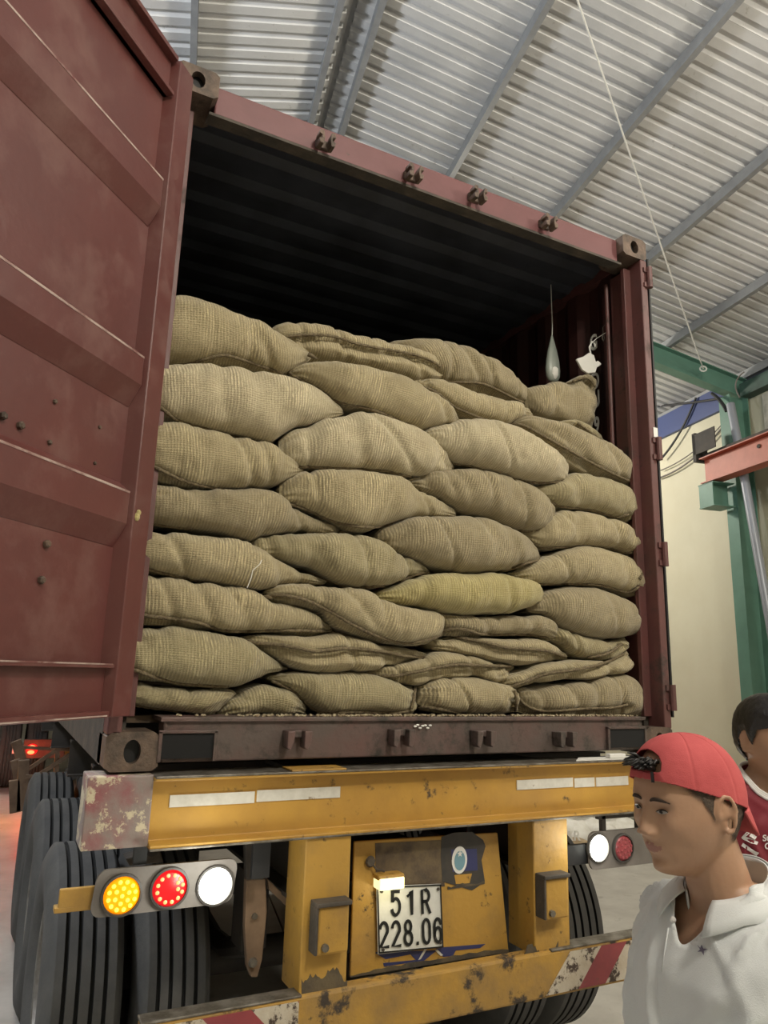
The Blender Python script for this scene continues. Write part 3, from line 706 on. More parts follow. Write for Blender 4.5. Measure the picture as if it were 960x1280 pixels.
# stroke-built characters: condensed plate lettering
def glyph(ch):
    A = lambda cx, cz, rx, rz, a0, a1, n=10: [(cx + rx * math.cos(math.radians(a0 + (a1 - a0) * i / n)), cz + rz * math.sin(math.radians(a0 + (a1 - a0) * i / n))) for i in range(n + 1)]
    if ch == '5': return [[(.85, 1), (.18, 1), (.12, .56)] + A(.48, .36, .40, .34, 140, -70) + A(.44, .30, .38, .30, -80, -165)]
    if ch == '1': return [[(.15, .78), (.55, 1), (.55, 0)]]
    if ch == 'R': return [[(.1, 0), (.1, 1), (.5, 1)] + A(.5, .75, .36, .25, 90, -90) + [(.1, .5)], [(.5, .5), (.9, 0)]]
    if ch == '2': return [A(.48, .70, .38, .30, 165, -15) + [(.1, 0), (.9, 0)]]
    if ch == '8': return [A(.5, .76, .30, .24, 0, 360, 16), A(.5, .27, .38, .27, 0, 360, 16)]
    if ch == '0': return [A(.5, .68, .36, .32, 0, 180) + A(.5, .32, .36, .32, 180, 360) + [(.86, .68)]]
    if ch == '6': return [A(.5, .66, .36, .34, 20, 180) + [(.14, .3)], A(.5, .31, .36, .31, 0, 360, 16)]
    if ch == '.': return [[(.38, .03), (.62, .03)]]
    return []
def stroke(mm, pts, o, ax, ay, sx, sy, w_, off):
    P_ = [o + ax * (p[0] * sx) + ay * (p[1] * sy) for p in pts]
    n = ax.cross(ay); L_ = []; R_ = []
    for i in range(len(P_)):
        a = P_[max(i - 1, 0)]; b = P_[min(i + 1, len(P_) - 1)]; d = (b - a)
        if d.length < 1e-7: d = ax
        d.normalize(); s = n.cross(d)
        ext = d * (w_ * .3) * (1 if i == len(P_) - 1 else (-1 if i == 0 else 0))
        k = 1.0
        if 0 < i < len(P_) - 1:
            d1 = (P_[i] - P_[i - 1]).normalized(); c_ = max(.35, abs(d1.dot(d))); k = min(1.6, 1 / c_)
        L_.append(P_[i] + s * w_ / 2 * k + ext + off); R_.append(P_[i] - s * w_ / 2 * k + ext + off)
    N_ = len(P_); mm.add(L_ + R_, [(i, N_ + i, N_ + i + 1, i + 1) for i in range(N_ - 1)])
def line_of(txt, cx, zc, hh, cw, gap, par, m_, w_):
    tot = sum((cw * .45 if c == '.' else cw) for c in txt) + gap * (len(txt) - 1); x = cx - tot / 2
    for c in txt:
        cwid = cw * .45 if c == '.' else cw
        mm = MB(); 
        for st in glyph(c): stroke(mm, st, cpl + ax * x + ay * (zc - hh / 2), ax, ay, cwid, hh, w_, V((0, -.0045, 0)))
        vs = mm.v; n0 = len(vs)
        obj('plate_character', mm, m_, par); x += cwid + gap
line_of('51R', .002, PH * .24, PH * .355, PW * .145, PW * .085, plate, M_ink, PW * .042)
line_of('228.06', .0, -PH * .22, PH * .36, PW * .145, PW * .035, plate, M_ink, PW * .042)
for u, v_ in ((-.43, .43), (.44, .42), (-.43, -.44), (.45, -.41)):
    m = MB(); m.lathe([(.006, 0), (.005, .004)], cpl + ax * PW * u + ay * PH * v_ - V((0, .003, 0)), (0, -1, 0), 8); obj('plate_screw', m, M_grime, plate)
lc = onY(487, 1100, -.01)
m = MB(); m.box((lc.x - .054, -.03, lc.z + .004), (lc.x + .052, .025, lc.z + .022)); pll = T('plate_lamp', m, M_yeld, .008)
m = MB(); m.box((lc.x - .050, -.034, lc.z - .026), (lc.x + .048, .02, lc.z + .012)); obj('plate_lamp_lens', m, mat('plate_lamp_glow', (1, .95, .6), .3, emit=(1, .90, .48), estr=.9), pll, .004)
c2 = onY(463, 1077, .02); m = MB(); m.tube([c2, c2 + V((.02, -.012, -.025)), lc + V((-.02, 0, .03))], .004, 6); m.lathe([(.02, 0), (.014, .008)], c2, (0, -1, 0), 10); obj('lamp_wire', m, M_grime, pll)
bulb('plate_lamp_light', (lc.x, -.07, lc.z - .05), .01, .25, (1, .9, .55))
# under-run bumper
BUMZ = (.60, .757)
m = MB(); bz0, bz1 = BUMZ
m.box((-1.05, -.07, bz0), (1.10, -.01, bz1)); bm_ = T('under_run_bumper', m, M_bump, .01)
m = MB(); m.box((-1.052, -.072, bz1 - .004), (-.56, -.006, bz1 + .004)); obj('bumper_top_plate', m, M_worn, bm_, .003); m = MB(); m.box((.44, -.072, bz1 - .004), (1.102, -.006, bz1 + .004)); obj('bumper_top_plate', m, M_worn, bm_, .003)
def chev(x0, x1, first, red_first, slant):
    # slanted stripe pieces on the bumper face
    w_ = .15; x = x0; k = 0
    za, zb = bz0 + .012, bz1 - .012
    edges = [x0 - .3 + i * w_ for i in range(int((x1 - x0 + .6) / w_) + 1)]
    for i, e in enumerate(edges[:-1]):
        top0, top1 = e + slant, e + w_ + slant; b0, b1 = e, e + w_
        poly = [(b0, za), (b1, za), (top1, zb), (top0, zb)]
        # clip to x0..x1
        def clip(pl_, xx, keep_gt):
            out = []
            for a, b in zip(pl_, pl_[1:] + pl_[:1]):
                ia = a[0] >= xx if keep_gt else a[0] <= xx; ib = b[0] >= xx if keep_gt else b[0] <= xx
                if ia: out.append(a)
                if ia != ib:
                    t = (xx - a[0]) / (b[0] - a[0]); out.append((xx, a[1] + (b[1] - a[1]) * t))
            return out
        poly = clip(clip(poly, x0, True), x1, False)
        if len(poly) < 3: continue
        mm = MB(); mm.prism(poly, (0, -.0715, 0), (1, 0, 0), (0, 0, 1), (0, -.0015, 0))
        obj('warning_stripe', mm, M_tapered if (i % 2 == 0) == red_first else M_chipw, bm_)
chev(-1.045, -.57, 0, True, -.13)
for b0_, b1_, m_ in ((.41, .565, M_chipw), (.565, .70, M_tapered), (.70, .86, M_chipw), (.86, .975, M_tapered)):
    mm = MB(); mm.prism([(b0_, bz0 + .012), (b1_, bz0 + .012), (b1_ + .12, bz1 - .012), (b0_ + .12, bz1 - .012)], (0, -.0715, 0), (1, 0, 0), (0, 0, 1), (0, -.0015, 0)); obj('warning_stripe', mm, m_, bm_)
# tail light clusters
def cluster(x0, x1, z0, z1, lamps, skew, label):
    m = MB(); r = .03; cr = []
    for (cx, cz, a0) in ((x1 - r, z1 - r, 0), (x0 + r, z1 - r, 90), (x0 + r, z0 + r, 180), (x1 - r, z0 + r, 270)):
        for i in range(5):
            a = math.radians(a0 + 90 * i / 4); cr.append((cx + r * math.cos(a) + skew * ((cz + r * math.sin(a)) - z0), cz + r * math.sin(a)))
    m.prism(cr, (0, -.008, 0), (1, 0, 0), (0, 0, 1), (0, .012, 0)); b = T('tail_light_bracket', m, M_grey, .0, label=label)
    m = MB(); m.prism([(p[0], p[1]) for p in cr], (0, .004, 0), (1, 0, 0), (0, 0, 1), (0, .03, 0))
    return b
def lampdisc(par, x, z, r, kind):
    m = MB(); m.lathe([(r * 1.16, 0), (r * 1.14, .012), (r * 1.02, .014), (r, .008)], (x, -.008, z), (0, -1, 0), 28, cap=False); obj('lamp_rim', m, M_rimg, par, smooth='auto')
    base = {'amber': M_amber, 'red': M_redl, 'white': M_whitel, 'dull': M_redc}[kind]
    m = MB(); m.lathe([(r, .006), (r * .85, .014), (r * .4, .018), (.001, .019)], (x, -.008, z), (0, -1, 0), 28); o = obj('lamp_lens', m, base, par, smooth='auto', label={'amber': 'amber lamp lens, lit', 'red': 'red lamp lens, lit', 'white': 'white reversing lamp lens, lit', 'dull': 'dull red lamp lens, unlit'}[kind])
    if kind in ('amber', 'red', 'dull'):
        m = MB(); hi = {'amber': M_amberh, 'red': M_redh, 'dull': M_redc}[kind]
        spots = [(0, 0), (.1, .2)][:1] if kind != 'red' else []
        for ring, n in ((.40, 6), (.74, 12)):
            if kind == 'red' and ring == .40: continue
            for i in range(n):
                a = 2 * math.pi * i / n + ring; spots.append((ring * math.cos(a), ring * math.sin(a)))
        if kind == 'red': spots += [(.42, .3), (.45, -.05)]
        for a, b in spots: m.ball((x + a * r, -.008 - (.0165 if (a * a + b * b) > .36 else .0185), z + b * r), (r * .12, .004, r * .12), 8, 5)
        obj('led_dots', m, hi, par)
cl = cluster(-1.215, -.79, 1.035, 1.165, None, .10, 'left tail light plate')
for px, k in (((152, 1119), 'amber'), ((212, 1110), 'red'), ((269, 1107), 'white')):
    c = onY(*px, -.015); lampdisc(cl, c.x, c.z, .052, k)
cr_ = cluster(.70, 1.17, 1.0, 1.145, None, 0, 'right tail light plate')
for px, k in (((748, 1060), 'white'), ((779, 1060), 'dull')):
    c = onY(*px, -.015); lampdisc(cr_, c.x, c.z, .05, k)
lampdisc(cr_, 1.10, 1.078, .05, 'amber')
bulb('reversing_light', onY(269, 1107, -.16), .04, 2.0, (1, 1, .9)); bulb('reversing_light', onY(748, 1060, -.16), .04, 1.2, (1, 1, .9))
m = MB(); m.box((-1.30, .02, 1.062), (-1.14, .035, 1.115)); m.box((-1.31, .02, 1.05), (-1.14, .06, 1.066)); T('lamp_arm', m, M_yeld, .003)
m = MB(); m.box((-1.1, .02, 1.165), (-1.06, .04, 1.22)); T('lamp_hanger', m, M_black); m = MB(); m.box((-.72, .02, 1.09), (-.66, .04, 1.22)); T('lamp_hanger', m, M_black)
m = MB(); m.box((.54, .02, 1.018), (.74, .04, 1.095)); T('lamp_arm', m, M_black, .003)
m = MB(); m.box((.78, .0, 1.14), (.80, .02, 1.222)); m.box((.98, .0, 1.14), (1.0, .02, 1.222)); m.box((.76, .0, 1.19), (1.2, .02, 1.222)); T('lamp_hanger', m, M_darkm)
# hangers, spring blade, axle parts behind the lights
def blade(px, Y, th, m_, name='spring_hanger', r=None):
    vs = quad_px(px, Y); n = len(vs); mm = MB()
    mm.add(vs + [v + V((0, th, 0)) for v in vs], [tuple(range(n)), tuple(reversed(range(n, 2 * n)))] + [(i, n + i, n + (i + 1) % n, (i + 1) % n) for i in range(n)])
    return T(name, mm, m_, .004)
blade([(308, 1100), (332, 1098), (334, 1140), (328, 1200), (322, 1222), (314, 1222), (309, 1208), (306, 1160)], .12, .03, M_brown)
blade([(306, 1040), (326, 1040), (330, 1100), (308, 1100)], .10, .03, M_darkm, 'hanger_bracket')
m = MB(); c = onY(316, 1203, .11); m.lathe([(.016, 0), (.012, .012)], c, (0, -1, 0), 10); c = onY(318, 1145, .11); m.lathe([(.010, 0), (.01, .008)], c, (0, -1, 0), 8); T('pivot_bolt', m, M_worn)
blade([(334, 1098), (378, 1140), (378, 1152), (336, 1112)], .14, .02, M_brown, 'gusset')
blade([(157, 1073), (200, 1063), (205, 1078), (162, 1083)], .25, .08, M_grime, 'hanger_bracket')
m = MB(); c = onY(189, 1057, .2); m.lathe([(.028, 0), (.028, .03), (.016, .034), (.016, .05)], c, (0, -1, 0), 12); T('pivot_bolt', m, M_darkm)
m = MB(); m.box((-.9, .3, 1.14), (-.6, .5, 1.21)); T('rear_stay', m, M_yeld)
for y in (1.02, 2.14, 3.26):
    m = MB(); m.tube([(-1.2, y, .515), (1.2, y, .515)], .065, 12); T('axle', m, M_darkm, smooth='auto')
    for s in (-1, 1):
        m = MB(); m.tube([(s * .55, y - .5, .72), (s * .55, y - .2, .62), (s * .55, y, .6), (s * .55, y + .2, .62), (s * .55, y + .5, .72)], .04, 8); m.box((s * .55 - .05, y - .55, .72), (s * .55 + .05, y - .42, 1.0)); T('leaf_spring', m, M_darkm)
for x in (-.34, .27):
    m = MB(); m.tube([(x, .22, 1.2), (x + .02, .25, .9), (x - .03, .3, .7)], .016, 8); T('air_hose', m, M_black, smooth='auto')
m = MB(); m.tube([(.1, .5, .95), (.1, 1.0, .95)], .12, 16); T('air_tank', m, M_darkm, smooth='auto')
# wheels
def make_wheel(loc):
    t = bpy.data.objects.new('wheel', None); COL.objects.link(t); t.parent = tr; t.location = V(loc) - WL[tr]; WL[t] = V(loc)
    R = .515; w2 = .125
    prof = []
    # sidewall inner bead -> shoulder -> tread with grooves -> shoulder -> bead
    prof += [(.295, -.11), (.33, -.135), (.40, -.142), (.46, -.135), (.497, -.118), (R - .004, -.108)]
    gx = [-.068, -.024, .024, .068]; x = -.105
    tread = [(R, -.103)]
    for g in gx: tread += [(R + .0, g - .0075), (R - .014, g - .005), (R - .014, g + .005), (R + .0, g + .0075)]
    prof += tread + [(R, .103)] + [(R - .004, .108), (.497, .118), (.46, .135), (.40, .142), (.33, .135), (.295, .11)]
    m = MB(); m.lathe([(r, h) for r, h in prof], loc, (1, 0, 0), 72, cap=False)
    for j in range(len(prof) - 1):
        if min(prof[j][0], prof[j + 1][0]) < R - .01 and abs(prof[j][1]) < .09 and abs(prof[j + 1][1]) < .09:
            for q_ in range(72): m.mi[j * 72 + q_] = 1
    obj('tire', m, [M_tire, M_groove], t, smooth='auto')
    m = MB(); m.lathe([(.30, -.112), (.285, -.105), (.27, -.06), (.20, -.02), (.13, -.03), (.11, -.06), (.0, -.065)], loc, (1, 0, 0), 40, cap=False)
    m.lathe([(.0, .065), (.11, .06), (.13, .03), (.20, .02), (.27, .06), (.285, .105), (.30, .112)], loc, (1, 0, 0), 40, cap=False); obj('rim', m, M_rim, t, smooth='auto')
    return t
ax_y = [1.02, 2.14, 3.26]
w0 = make_wheel((-1.135, ax_y[0], .515))
for y in ax_y:
    for x in (-1.135, -.815, .815, 1.135):
        if (x, y) == (-1.135, ax_y[0]): continue
        copy_tree(w0, tr, V((x + 1.135, y - ax_y[0], 0)))
# fix copied wheel locations (children of the trailer keep their own offset)
i = 0
for o in [c for c in tr.children if c.name.startswith('wheel.')]: o.location = WL[o] - WL[tr]
# landing gear and side frame ahead of the wheels on the left
gp = lambda x, y, X=-1.2: onX(x, y, X)
def strut(px, w_, m_, X=-1.2, par=None, nm='landing_gear_strut'):
    m = MB(); 
    for a, b in zip(px, px[1:]): m.bar(onP(*a, V((0, par, 0)), V((0, 1, 0))), onP(*b, V((0, par, 0)), V((0, 1, 0))), w_, w_)
    return T(nm, m, m_, .004)
strut([(20, 926), (27, 950)], .10, M_brown, par=6.6); strut([(19, 950), (24, 980)], .09, M_brown, par=6.2); strut([(18, 975), (19, 1015)], .10, M_brown, par=6.0); strut([(30, 950), (27, 1013)], .10, M_brown, par=6.0)
strut([(33, 963), (70, 938)], .04, M_brown, par=6.4); strut([(34, 978), (92, 940)], .04, M_brown, par=6.0); strut([(32, 971), (46, 971)], .04, M_brown, par=5.8)
strut([(73, 921), (70, 968)], .05, M_brown, par=6.6); strut([(25, 934), (100, 938)], .035, M_brown, par=7.2)
strut([(85, 969), (128, 944)], .09, M_grime, par=3.5, nm='stay_bar')
strut([(100, 914), (124, 932)], .02, M_worn, par=2.2, nm='tie_rod')
strut([(99, 970), (97, 1000)], .03, M_grime, par=3.4, nm='stay_bar')

# tractor unit ahead of the trailer
tu = thing('truck_tractor', 'truck tractor rear seen far under the open left door with a lit red tail lamp', 'truck', (-.4, 11.0, 0))
def U(name, mb, m_, bev=0, smooth=False, label=None): return obj(name, mb, m_, tu, bev, smooth, label=label)
m = MB()
for s in (-1, 1): m.box((s * .42 - .05, 9.2, .78), (s * .42 + .05, 14.5, 1.02))
U('chassis_rail', m, M_darkm)
for (x, y) in ((-1.30, 10.0), (-.95, 10.0), (-1.30, 11.35), (.9, 10.0), (.9, 11.35)):
    m = MB(); prof = [(.3, -.12), (.46, -.14), (.505, -.12), (.515, -.1)]
    for g in (-.06, -.02, .02, .06): prof += [(.515, g - .008), (.50, g - .004), (.50, g + .004), (.515, g + .008)]
    prof += [(.515, .1), (.505, .12), (.46, .14), (.3, .12)]
    m.lathe(prof, (x, y, .515), (1, 0, 0), 40); U('tire', m, M_tire, smooth='auto')
lp = onP(40, 937, V((0, 8.9, 0)), V((0, 1, 0)))
m = MB(); m.box((lp.x - .11, 8.93, lp.z - .12), (lp.x + .42, 8.97, lp.z + .13)); U('tail_lamp_bracket', m, M_grime, .01)
m = MB(); m.lathe([(.075, 0), (.06, .02), (.001, .025)], lp + V((0, .03, 0)), (0, -1, 0), 16); U('tail_lamp', m, M_redl)
m = MB(); m.ball(lp + V((0, 0, .03)), (.045, .02, .028), 10, 6); m.ball(lp + V((-.01, 0, -.035)), (.045, .02, .026), 10, 6); U('tail_lamp_bulb', m, M_redh)
bulb('tail_lamp_light', lp - V((0, .25, 0)), .05, 7, (1, .06, .02))
wl_ = onP(17, 937, V((0, 8.9, 0)), V((0, 1, 0))); m = MB(); m.box((wl_.x - .015, 8.9, wl_.z - .05), (wl_.x + .02, 8.93, wl_.z + .05)); U('reflector', m, M_paper)
am = onZ(6, 1045, .9); bulb('indicator_light', V((-1.62, 7.2, .6)), .05, 24, (1, .28, .03))
a_, b_ = onP(70, 915, V((0, 9.3, 0)), V((0, 1, 0))), onP(105, 985, V((0, 9.3, 0)), V((0, 1, 0)))
m = MB(); m.box((min(a_.x, b_.x), 9.3, .5), (max(a_.x, b_.x) + .5, 9.36, 1.15)); U('rear_panel', m, M_yeld, .01)
m = MB(); m.box((-1.5, 9.4, 1.06), (-.75, 12.0, 1.09)); U('mudguard', m, M_brown, .01)
m = MB(); m.box((-1.2, 12.6, .9), (1.2, 14.6, 3.4)); U('cab', m, M_yeld, .1)

# papers and a bottle on the trailer flange at the right
m = MB(); m.add([onZ(672, 944, 1.4325), onZ(765, 948, 1.4325), onZ(762, 939, 1.4325), onZ(700, 940, 1.4325)], [(0, 1, 2, 3)])
fs_ = MB(); q = [V((.60, -.055, 1.4325)), V((1.0, -.055, 1.4325)), V((1.0, .02, 1.4325)), V((.68, .02, 1.4325))]
fs_.add(q + [v + V((0, 0, .004)) for v in q], [(3, 2, 1, 0), (4, 5, 6, 7), (0, 1, 5, 4), (1, 2, 6, 5), (2, 3, 7, 6), (3, 0, 4, 7)])
tag(obj('paper_sheet', fs_, M_paper), 'flat white paper lying on the trailer beam below the sill', 'paper')
c = onY(765, 941, -.03); c.z = 1.4335 + .017; m = MB(); m.box((c.x - .03, -.05, 1.437), (c.x + .06, -.02, 1.455)); tag(obj('white_packet', m, M_paper, bev=.004), 'small white packet on top of the paper at the right sill pocket', 'packet')
# white sacks heaped far behind on the floor at right
g0 = 'white woven sacks in the heap beyond the trailer'
hs = []
for i, (px, py, r) in enumerate(((705, 1043, .0), (722, 1043, .4), (740, 1042, .9), (758, 1041, .2), (777, 1040, .6), (700, 1031, 1.2), (716, 1029, .2), (735, 1029, 1.0), (754, 1028, .5), (772, 1028, .1), (790, 1028, .9), (712, 1018, .3), (735, 1017, .8), (760, 1016, .4), (783, 1017, .9))):
    row = 0 if i < 5 else (1 if i < 11 else 2)
    p = onZ(px, py, .13 + .2 * row)
    p = onP(px, py, B(0, 7.6 + .25 * row, 0), BD); p.z = .15 + .2 * row
    m = MB(); m.ball((0, 0, 0), (.34, .22, .13), 16, 10)
    Rm = Matrix.Rotation(r * 1.7, 3, 'Z') @ Matrix.Rotation((rnd.random() - .5) * .5, 3, 'Y')
    m.v = [Rm @ V((v.x, v.y, v.z + .02 * noise.noise(v * 6 + V((i, 0, 0))))) + p for v in m.v]
    kk = i - (0, 5, 11)[row]
    nth = ('leftmost', 'second from left', 'third from left', 'fourth from left', 'fifth from left', 'rightmost')[kk]
    if (row, kk) in ((0, 4), (2, 3)): nth = 'rightmost'
    o = tag(obj('woven_sack', m, M_woven, smooth=True), 'white woven sack, %s in the %s row of the distant heap' % (nth, ('lowest', 'middle', 'top')[row]), 'sack', g0)
    hs.append((o, p))
cb0 = onP(716, 1042, B(0, 7.1, 0), BD); cb0.z = .122
m = MB(); m.obox(cb0 + V((-.32, 0, -.12)) , BR * .5, BD * .25, V((0, 0, .16))); bxo = tag(obj('carton_sack', m, mat('kraft_sack', (.42, .32, .2), .7, 0, (.35, .26, .16), 8), bev=.04), 'light brown bag with white letters AR in front of the white heap', 'bag')
put_text('AR', .2, onP(716, 1045, B(0, 7.09, 0), BD), BR, UZ, M_paper, bxo, 'lettering', 1, .002, .004, height=.10)
# ================================================================ jute sacks
GS = 'filled jute sacks stacked in the container'
def resample(pts, n):
    # Catmull-Rom through points, then n samples by arc length
    P_ = [V((p[0], p[1], 0)) for p in pts]
    if len(P_) == 1: P_ = P_ * 2
    e = [P_[0] * 2 - P_[1]] + P_ + [P_[-1] * 2 - P_[-2]]
    out = []
    for i in range(1, len(e) - 2):
        for k in range(10):
            t = k / 10; a, b, c, d = e[i - 1], e[i], e[i + 1], e[i + 2]
            out.append(.5 * ((2 * b) + (c - a) * t + (2 * a - 5 * b + 4 * c - d) * t * t + (3 * b - a - 3 * c + d) * t ** 3))
    out.append(P_[-1]); L_ = [0]
    for a, b in zip(out, out[1:]): L_.append(L_[-1] + (b - a).length)
    res = []; j = 0
    for i in range(n):
        s = L_[-1] * (i / (n - 1))
        while j < len(L_) - 2 and L_[j + 1] < s: j += 1
        t = (s - L_[j]) / max(1e-9, L_[j + 1] - L_[j]); res.append(out[j].lerp(out[j + 1], min(1, max(0, t))))
    return res
def sack(top, bot, seams, label, m_=None, Y=.17, front=None, back=.30, pinch=(1, 1), ears=()):
    NU, NV = 72, 64
    i = sack.n; sack.n += 1
    T_ = resample(top, NU); B_ = resample(bot, NU)
    t3 = [onY(p.x, p.y, Y) for p in T_]; b3 = [onY(p.x, p.y, Y) for p in B_]
    mids = [(a + b) / 2 for a, b in zip(t3, b3)]
    halfs = [(a - b) / 2 for a, b in zip(t3, b3)]
    hm = max(h.length for h in halfs)
    L_ = [0]
    for a, b in zip(mids, mids[1:]): L_.append(L_[-1] + (b - a).length)
    tot = L_[-1]; vs = []; uvs = []
    F = front or min(.125, .035 + .85 * hm)
    seed = V((i * 3.7, i * 1.3, i * 2.9))
    for u in range(NU):
        x = u / (NU - 1); s = 2 * x - 1; h = halfs[u]; hl = h.length
        e = (1 - abs(s) ** 4.5) ** .5
        fr = .22 + .78 * min(1, hl / (hm * .8)); 
        df = F * e * fr; db = back * e
        for v in range(NV):
            a = 2 * math.pi * v / NV; c_, s_ = math.cos(a), math.sin(a)
            z = math.copysign(abs(c_) ** .82, c_); q = math.copysign(abs(s_) ** .82, s_)
            p = mids[u] + h * z + V((0, -q * (df if q > 0 else db), 0))
            if q > -.3:
                lump = noise.noise(p * 7 + seed) * .011 + noise.noise(p * 17 + seed) * .0055 + noise.noise(p * 42 + seed) * .0022
                # gathers running out from the two ends
                near = max(0, 1 - L_[u] / .13) * pinch[0] + max(0, 1 - (tot - L_[u]) / .13) * pinch[1]
                lump += near * .006 * math.sin(a * 9 + noise.noise(V((x * 3, a, i))) * 5)
                # soft creases slanting across the bag
                cr = noise.noise(V((p.x * 5 + p.z * 2.2, p.z * 1.5, i * 1.7)))
                lump -= .018 * max(0, 1 - abs(cr) / .12)
                cr2_ = noise.noise(V((p.x * 11 - p.z * 5, p.z * 4, i * 2.9 + 7))); lump -= .007 * max(0, 1 - abs(cr2_) / .10)
                p = p + V((0, -lump * min(1, e * 1.2) * (.4 + .6 * max(0, q)), lump * .45 * z))
            vs.append(p); uvs.append((L_[u] + i * 1.31, a * (hm + F) * .5))
    fs = []
    for u in range(NU - 1):
        for v in range(NV):
            a, b = u * NV + v, u * NV + (v + 1) % NV
            fs.append((a, b, b + NV, a + NV))
    fs.append(tuple(reversed(range(NV)))); fs.append(tuple(range((NU - 1) * NV, NU * NV)))
    # hem grooves
    lines = [[(p.x, p.y) for p in resample(s, max(6, int(sum(math.hypot(a[0] - b[0], a[1] - b[1]) for a, b in zip(s, s[1:])) / 3.2)))] for s in seams]
    bvh = BVHTree.FromPolygons([tuple(p) for p in vs], fs)
    hems = []
    for ln in lines:
        H_ = []
        for x, y in ln:
            d = ray(x, y).normalized(); loc, nrm, idx, dist = bvh.ray_cast(CAM, d)
            if loc is None:
                q = onY(x, y, Y - .02); near_, nrm, idx, dist = bvh.find_nearest(q)
                if near_ is None or (near_ - q).length > .09: continue
                loc = near_
            H_.append(loc - d * .001)
        # drop jumps
        K = H_[:1]
        for p in H_[1:]:
            if (p - K[-1]).length < .12: K.append(p)
        for _ in range(2):
            K = [K[0]] + [(K[j - 1] + K[j] * 2 + K[j + 1]) / 4 for j in range(1, len(K) - 1)] + [K[-1]] if len(K) > 2 else K
        if len(K) > 3: hems.append(K)
    if hems:
        allp = [p for h in hems for p in h]
        from mathutils.kdtree import KDTree
        kd = KDTree(len(allp))
        for j, p in enumerate(allp): kd.insert(p, j)
        kd.balance()
        for j, p in enumerate(vs):
            co, idx, dist = kd.find(p)
            lim = .05 if p.z < co.z else .02
            if dist < lim: vs[j] = p + V((0, (.034 if p.z < co.z else .010) * (1 - dist / lim) ** .7, 0))
    me = bpy.data.meshes.new('jute_sack'); me.from_pydata([tuple(p) for p in vs], [], fs); me.update()
    ul = me.uv_layers.new(name='UVMap')
    for pg in me.polygons:
        vv = [uvs[k] for k in pg.vertices]
        mx = max(q[1] for q in vv); full = (hm + F) * .5 * 2 * math.pi
        for li, k in zip(pg.loop_indices, pg.vertices):
            a, b = uvs[k]
            if len(vv) == 4 and mx - b > full * .5: b += full
            ul.data[li].uv = (a, b)
    me.polygons.foreach_set('use_smooth', [True] * len(me.polygons))
    me.materials.append(m_ or BURL[(i * 7 + i // 3) % 4 if (i * 7 + i // 3) % 4 != 2 else 0])
    me.update()
    o = mesh_obj('jute_sack', me); tag(o, label, 'sack', GS)
    for K in hems:
        m = MB(); rr = [.0066 + .0016 * math.sin(j * 2.1) + .0008 * noise.noise(V((j, i, 0))) for j in range(len(K))]
        m.tube(K, rr, 6); obj('hem', m, M_seam, o, smooth=True)
    for (x, y, dx, dy) in ears:
        p = onY(x, y, Y - .05); d = ray(x, y).normalized(); loc = bvh.ray_cast(CAM, d)[0] or p
        m = MB(); k = V((dx, 0, dy)) * .03
        m.tube([loc - k * .3, loc + k * .3, loc + k], [.010, .009, .004], 6); obj('ear', m, M_seam, o, smooth=True)
    return o
sack.n = 0
T0 = BURL
# --- top layer -------------------------------------------------
sack([(484, 430), (501, 426), (554, 430), (586, 441), (620, 461), (645, 480), (671, 500)], [(520, 470), (554, 484), (586, 492), (633, 503), (659, 509), (671, 504)],
     [[(554, 477), (580, 478), (600, 479), (619, 486), (645, 499), (664, 507)]], 'large smooth sack at the very top, right of the middle, behind the others', T0[3], .34, .12)
sack([(332, 418), (345, 408), (367, 406), (401, 411), (429, 421), (470, 428), (507, 436), (539, 448), (553, 457)], [(335, 432), (351, 442), (390, 455), (432, 461), (464, 466), (495, 476), (520, 480), (548, 474), (554, 464)],
     [[(340, 425), (348, 423), (376, 419), (414, 420), (451, 431), (507, 441), (535, 449), (550, 458)]], 'long pale sack second from the left in the top row, hem along its upper edge', T0[0], .30, .11)
sack([(652, 487), (686, 480), (713, 475), (725, 469), (742, 473)], [(660, 512), (675, 522), (704, 531), (725, 536), (739, 538)],
     [[(716, 477), (728, 472), (738, 474), (744, 484)]], 'sack standing at the top right corner under the white paper pouch', T0[3], .30, .09, pinch=(0, 1.5))
sack([(690, 530), (705, 526), (720, 528), (739, 540), (757, 554)], [(700, 545), (720, 556), (740, 562), (757, 560)],
     [[(722, 529), (738, 540), (750, 550)]], 'small corner of a sack peeping out below the standing sack by the right wall', T0[1], .27, .07, ears=[(754, 556, 1, .4)])
sack([(160, 382), (185, 377), (210, 374), (241, 378), (262, 386), (285, 397), (314, 405), (340, 420), (365, 431), (386, 440)], [(160, 458), (206, 458), (250, 459), (300, 462), (345, 470), (362, 466), (378, 458), (389, 448)],
     [[(195, 459), (212, 457), (236, 455), (260, 448), (281, 444), (300, 449), (330, 459), (355, 467)]], 'plump sack at the top left beside the open door, first of the top row', T0[0], .20, .13, ears=[(388, 444, 1, -.3)])
sack([(507, 480), (523, 476), (557, 481), (592, 493), (620, 501), (645, 506), (664, 516)], [(510, 484), (530, 500), (565, 518), (601, 529), (633, 533), (652, 526), (666, 518)],
     [[(510, 481), (520, 482), (539, 487), (555, 498), (567, 508), (592, 519), (620, 529), (634, 531)]], 'slim sack below the top row at middle right with a curved hem down its front', T0[0], .20, .09)
sack([(640, 528), (655, 521), (680, 527), (706, 534), (735, 547), (760, 560), (778, 575), (788, 598)], [(641, 534), (660, 548), (680, 562), (707, 586), (735, 600), (765, 608), (779, 611), (789, 603)],
     [[(641, 530), (655, 532), (672, 541), (690, 551), (706, 560), (742, 580), (772, 595), (786, 601)]], 'sack sloping down to the right wall with a long diagonal hem, second row', T0[3], .17, .11)
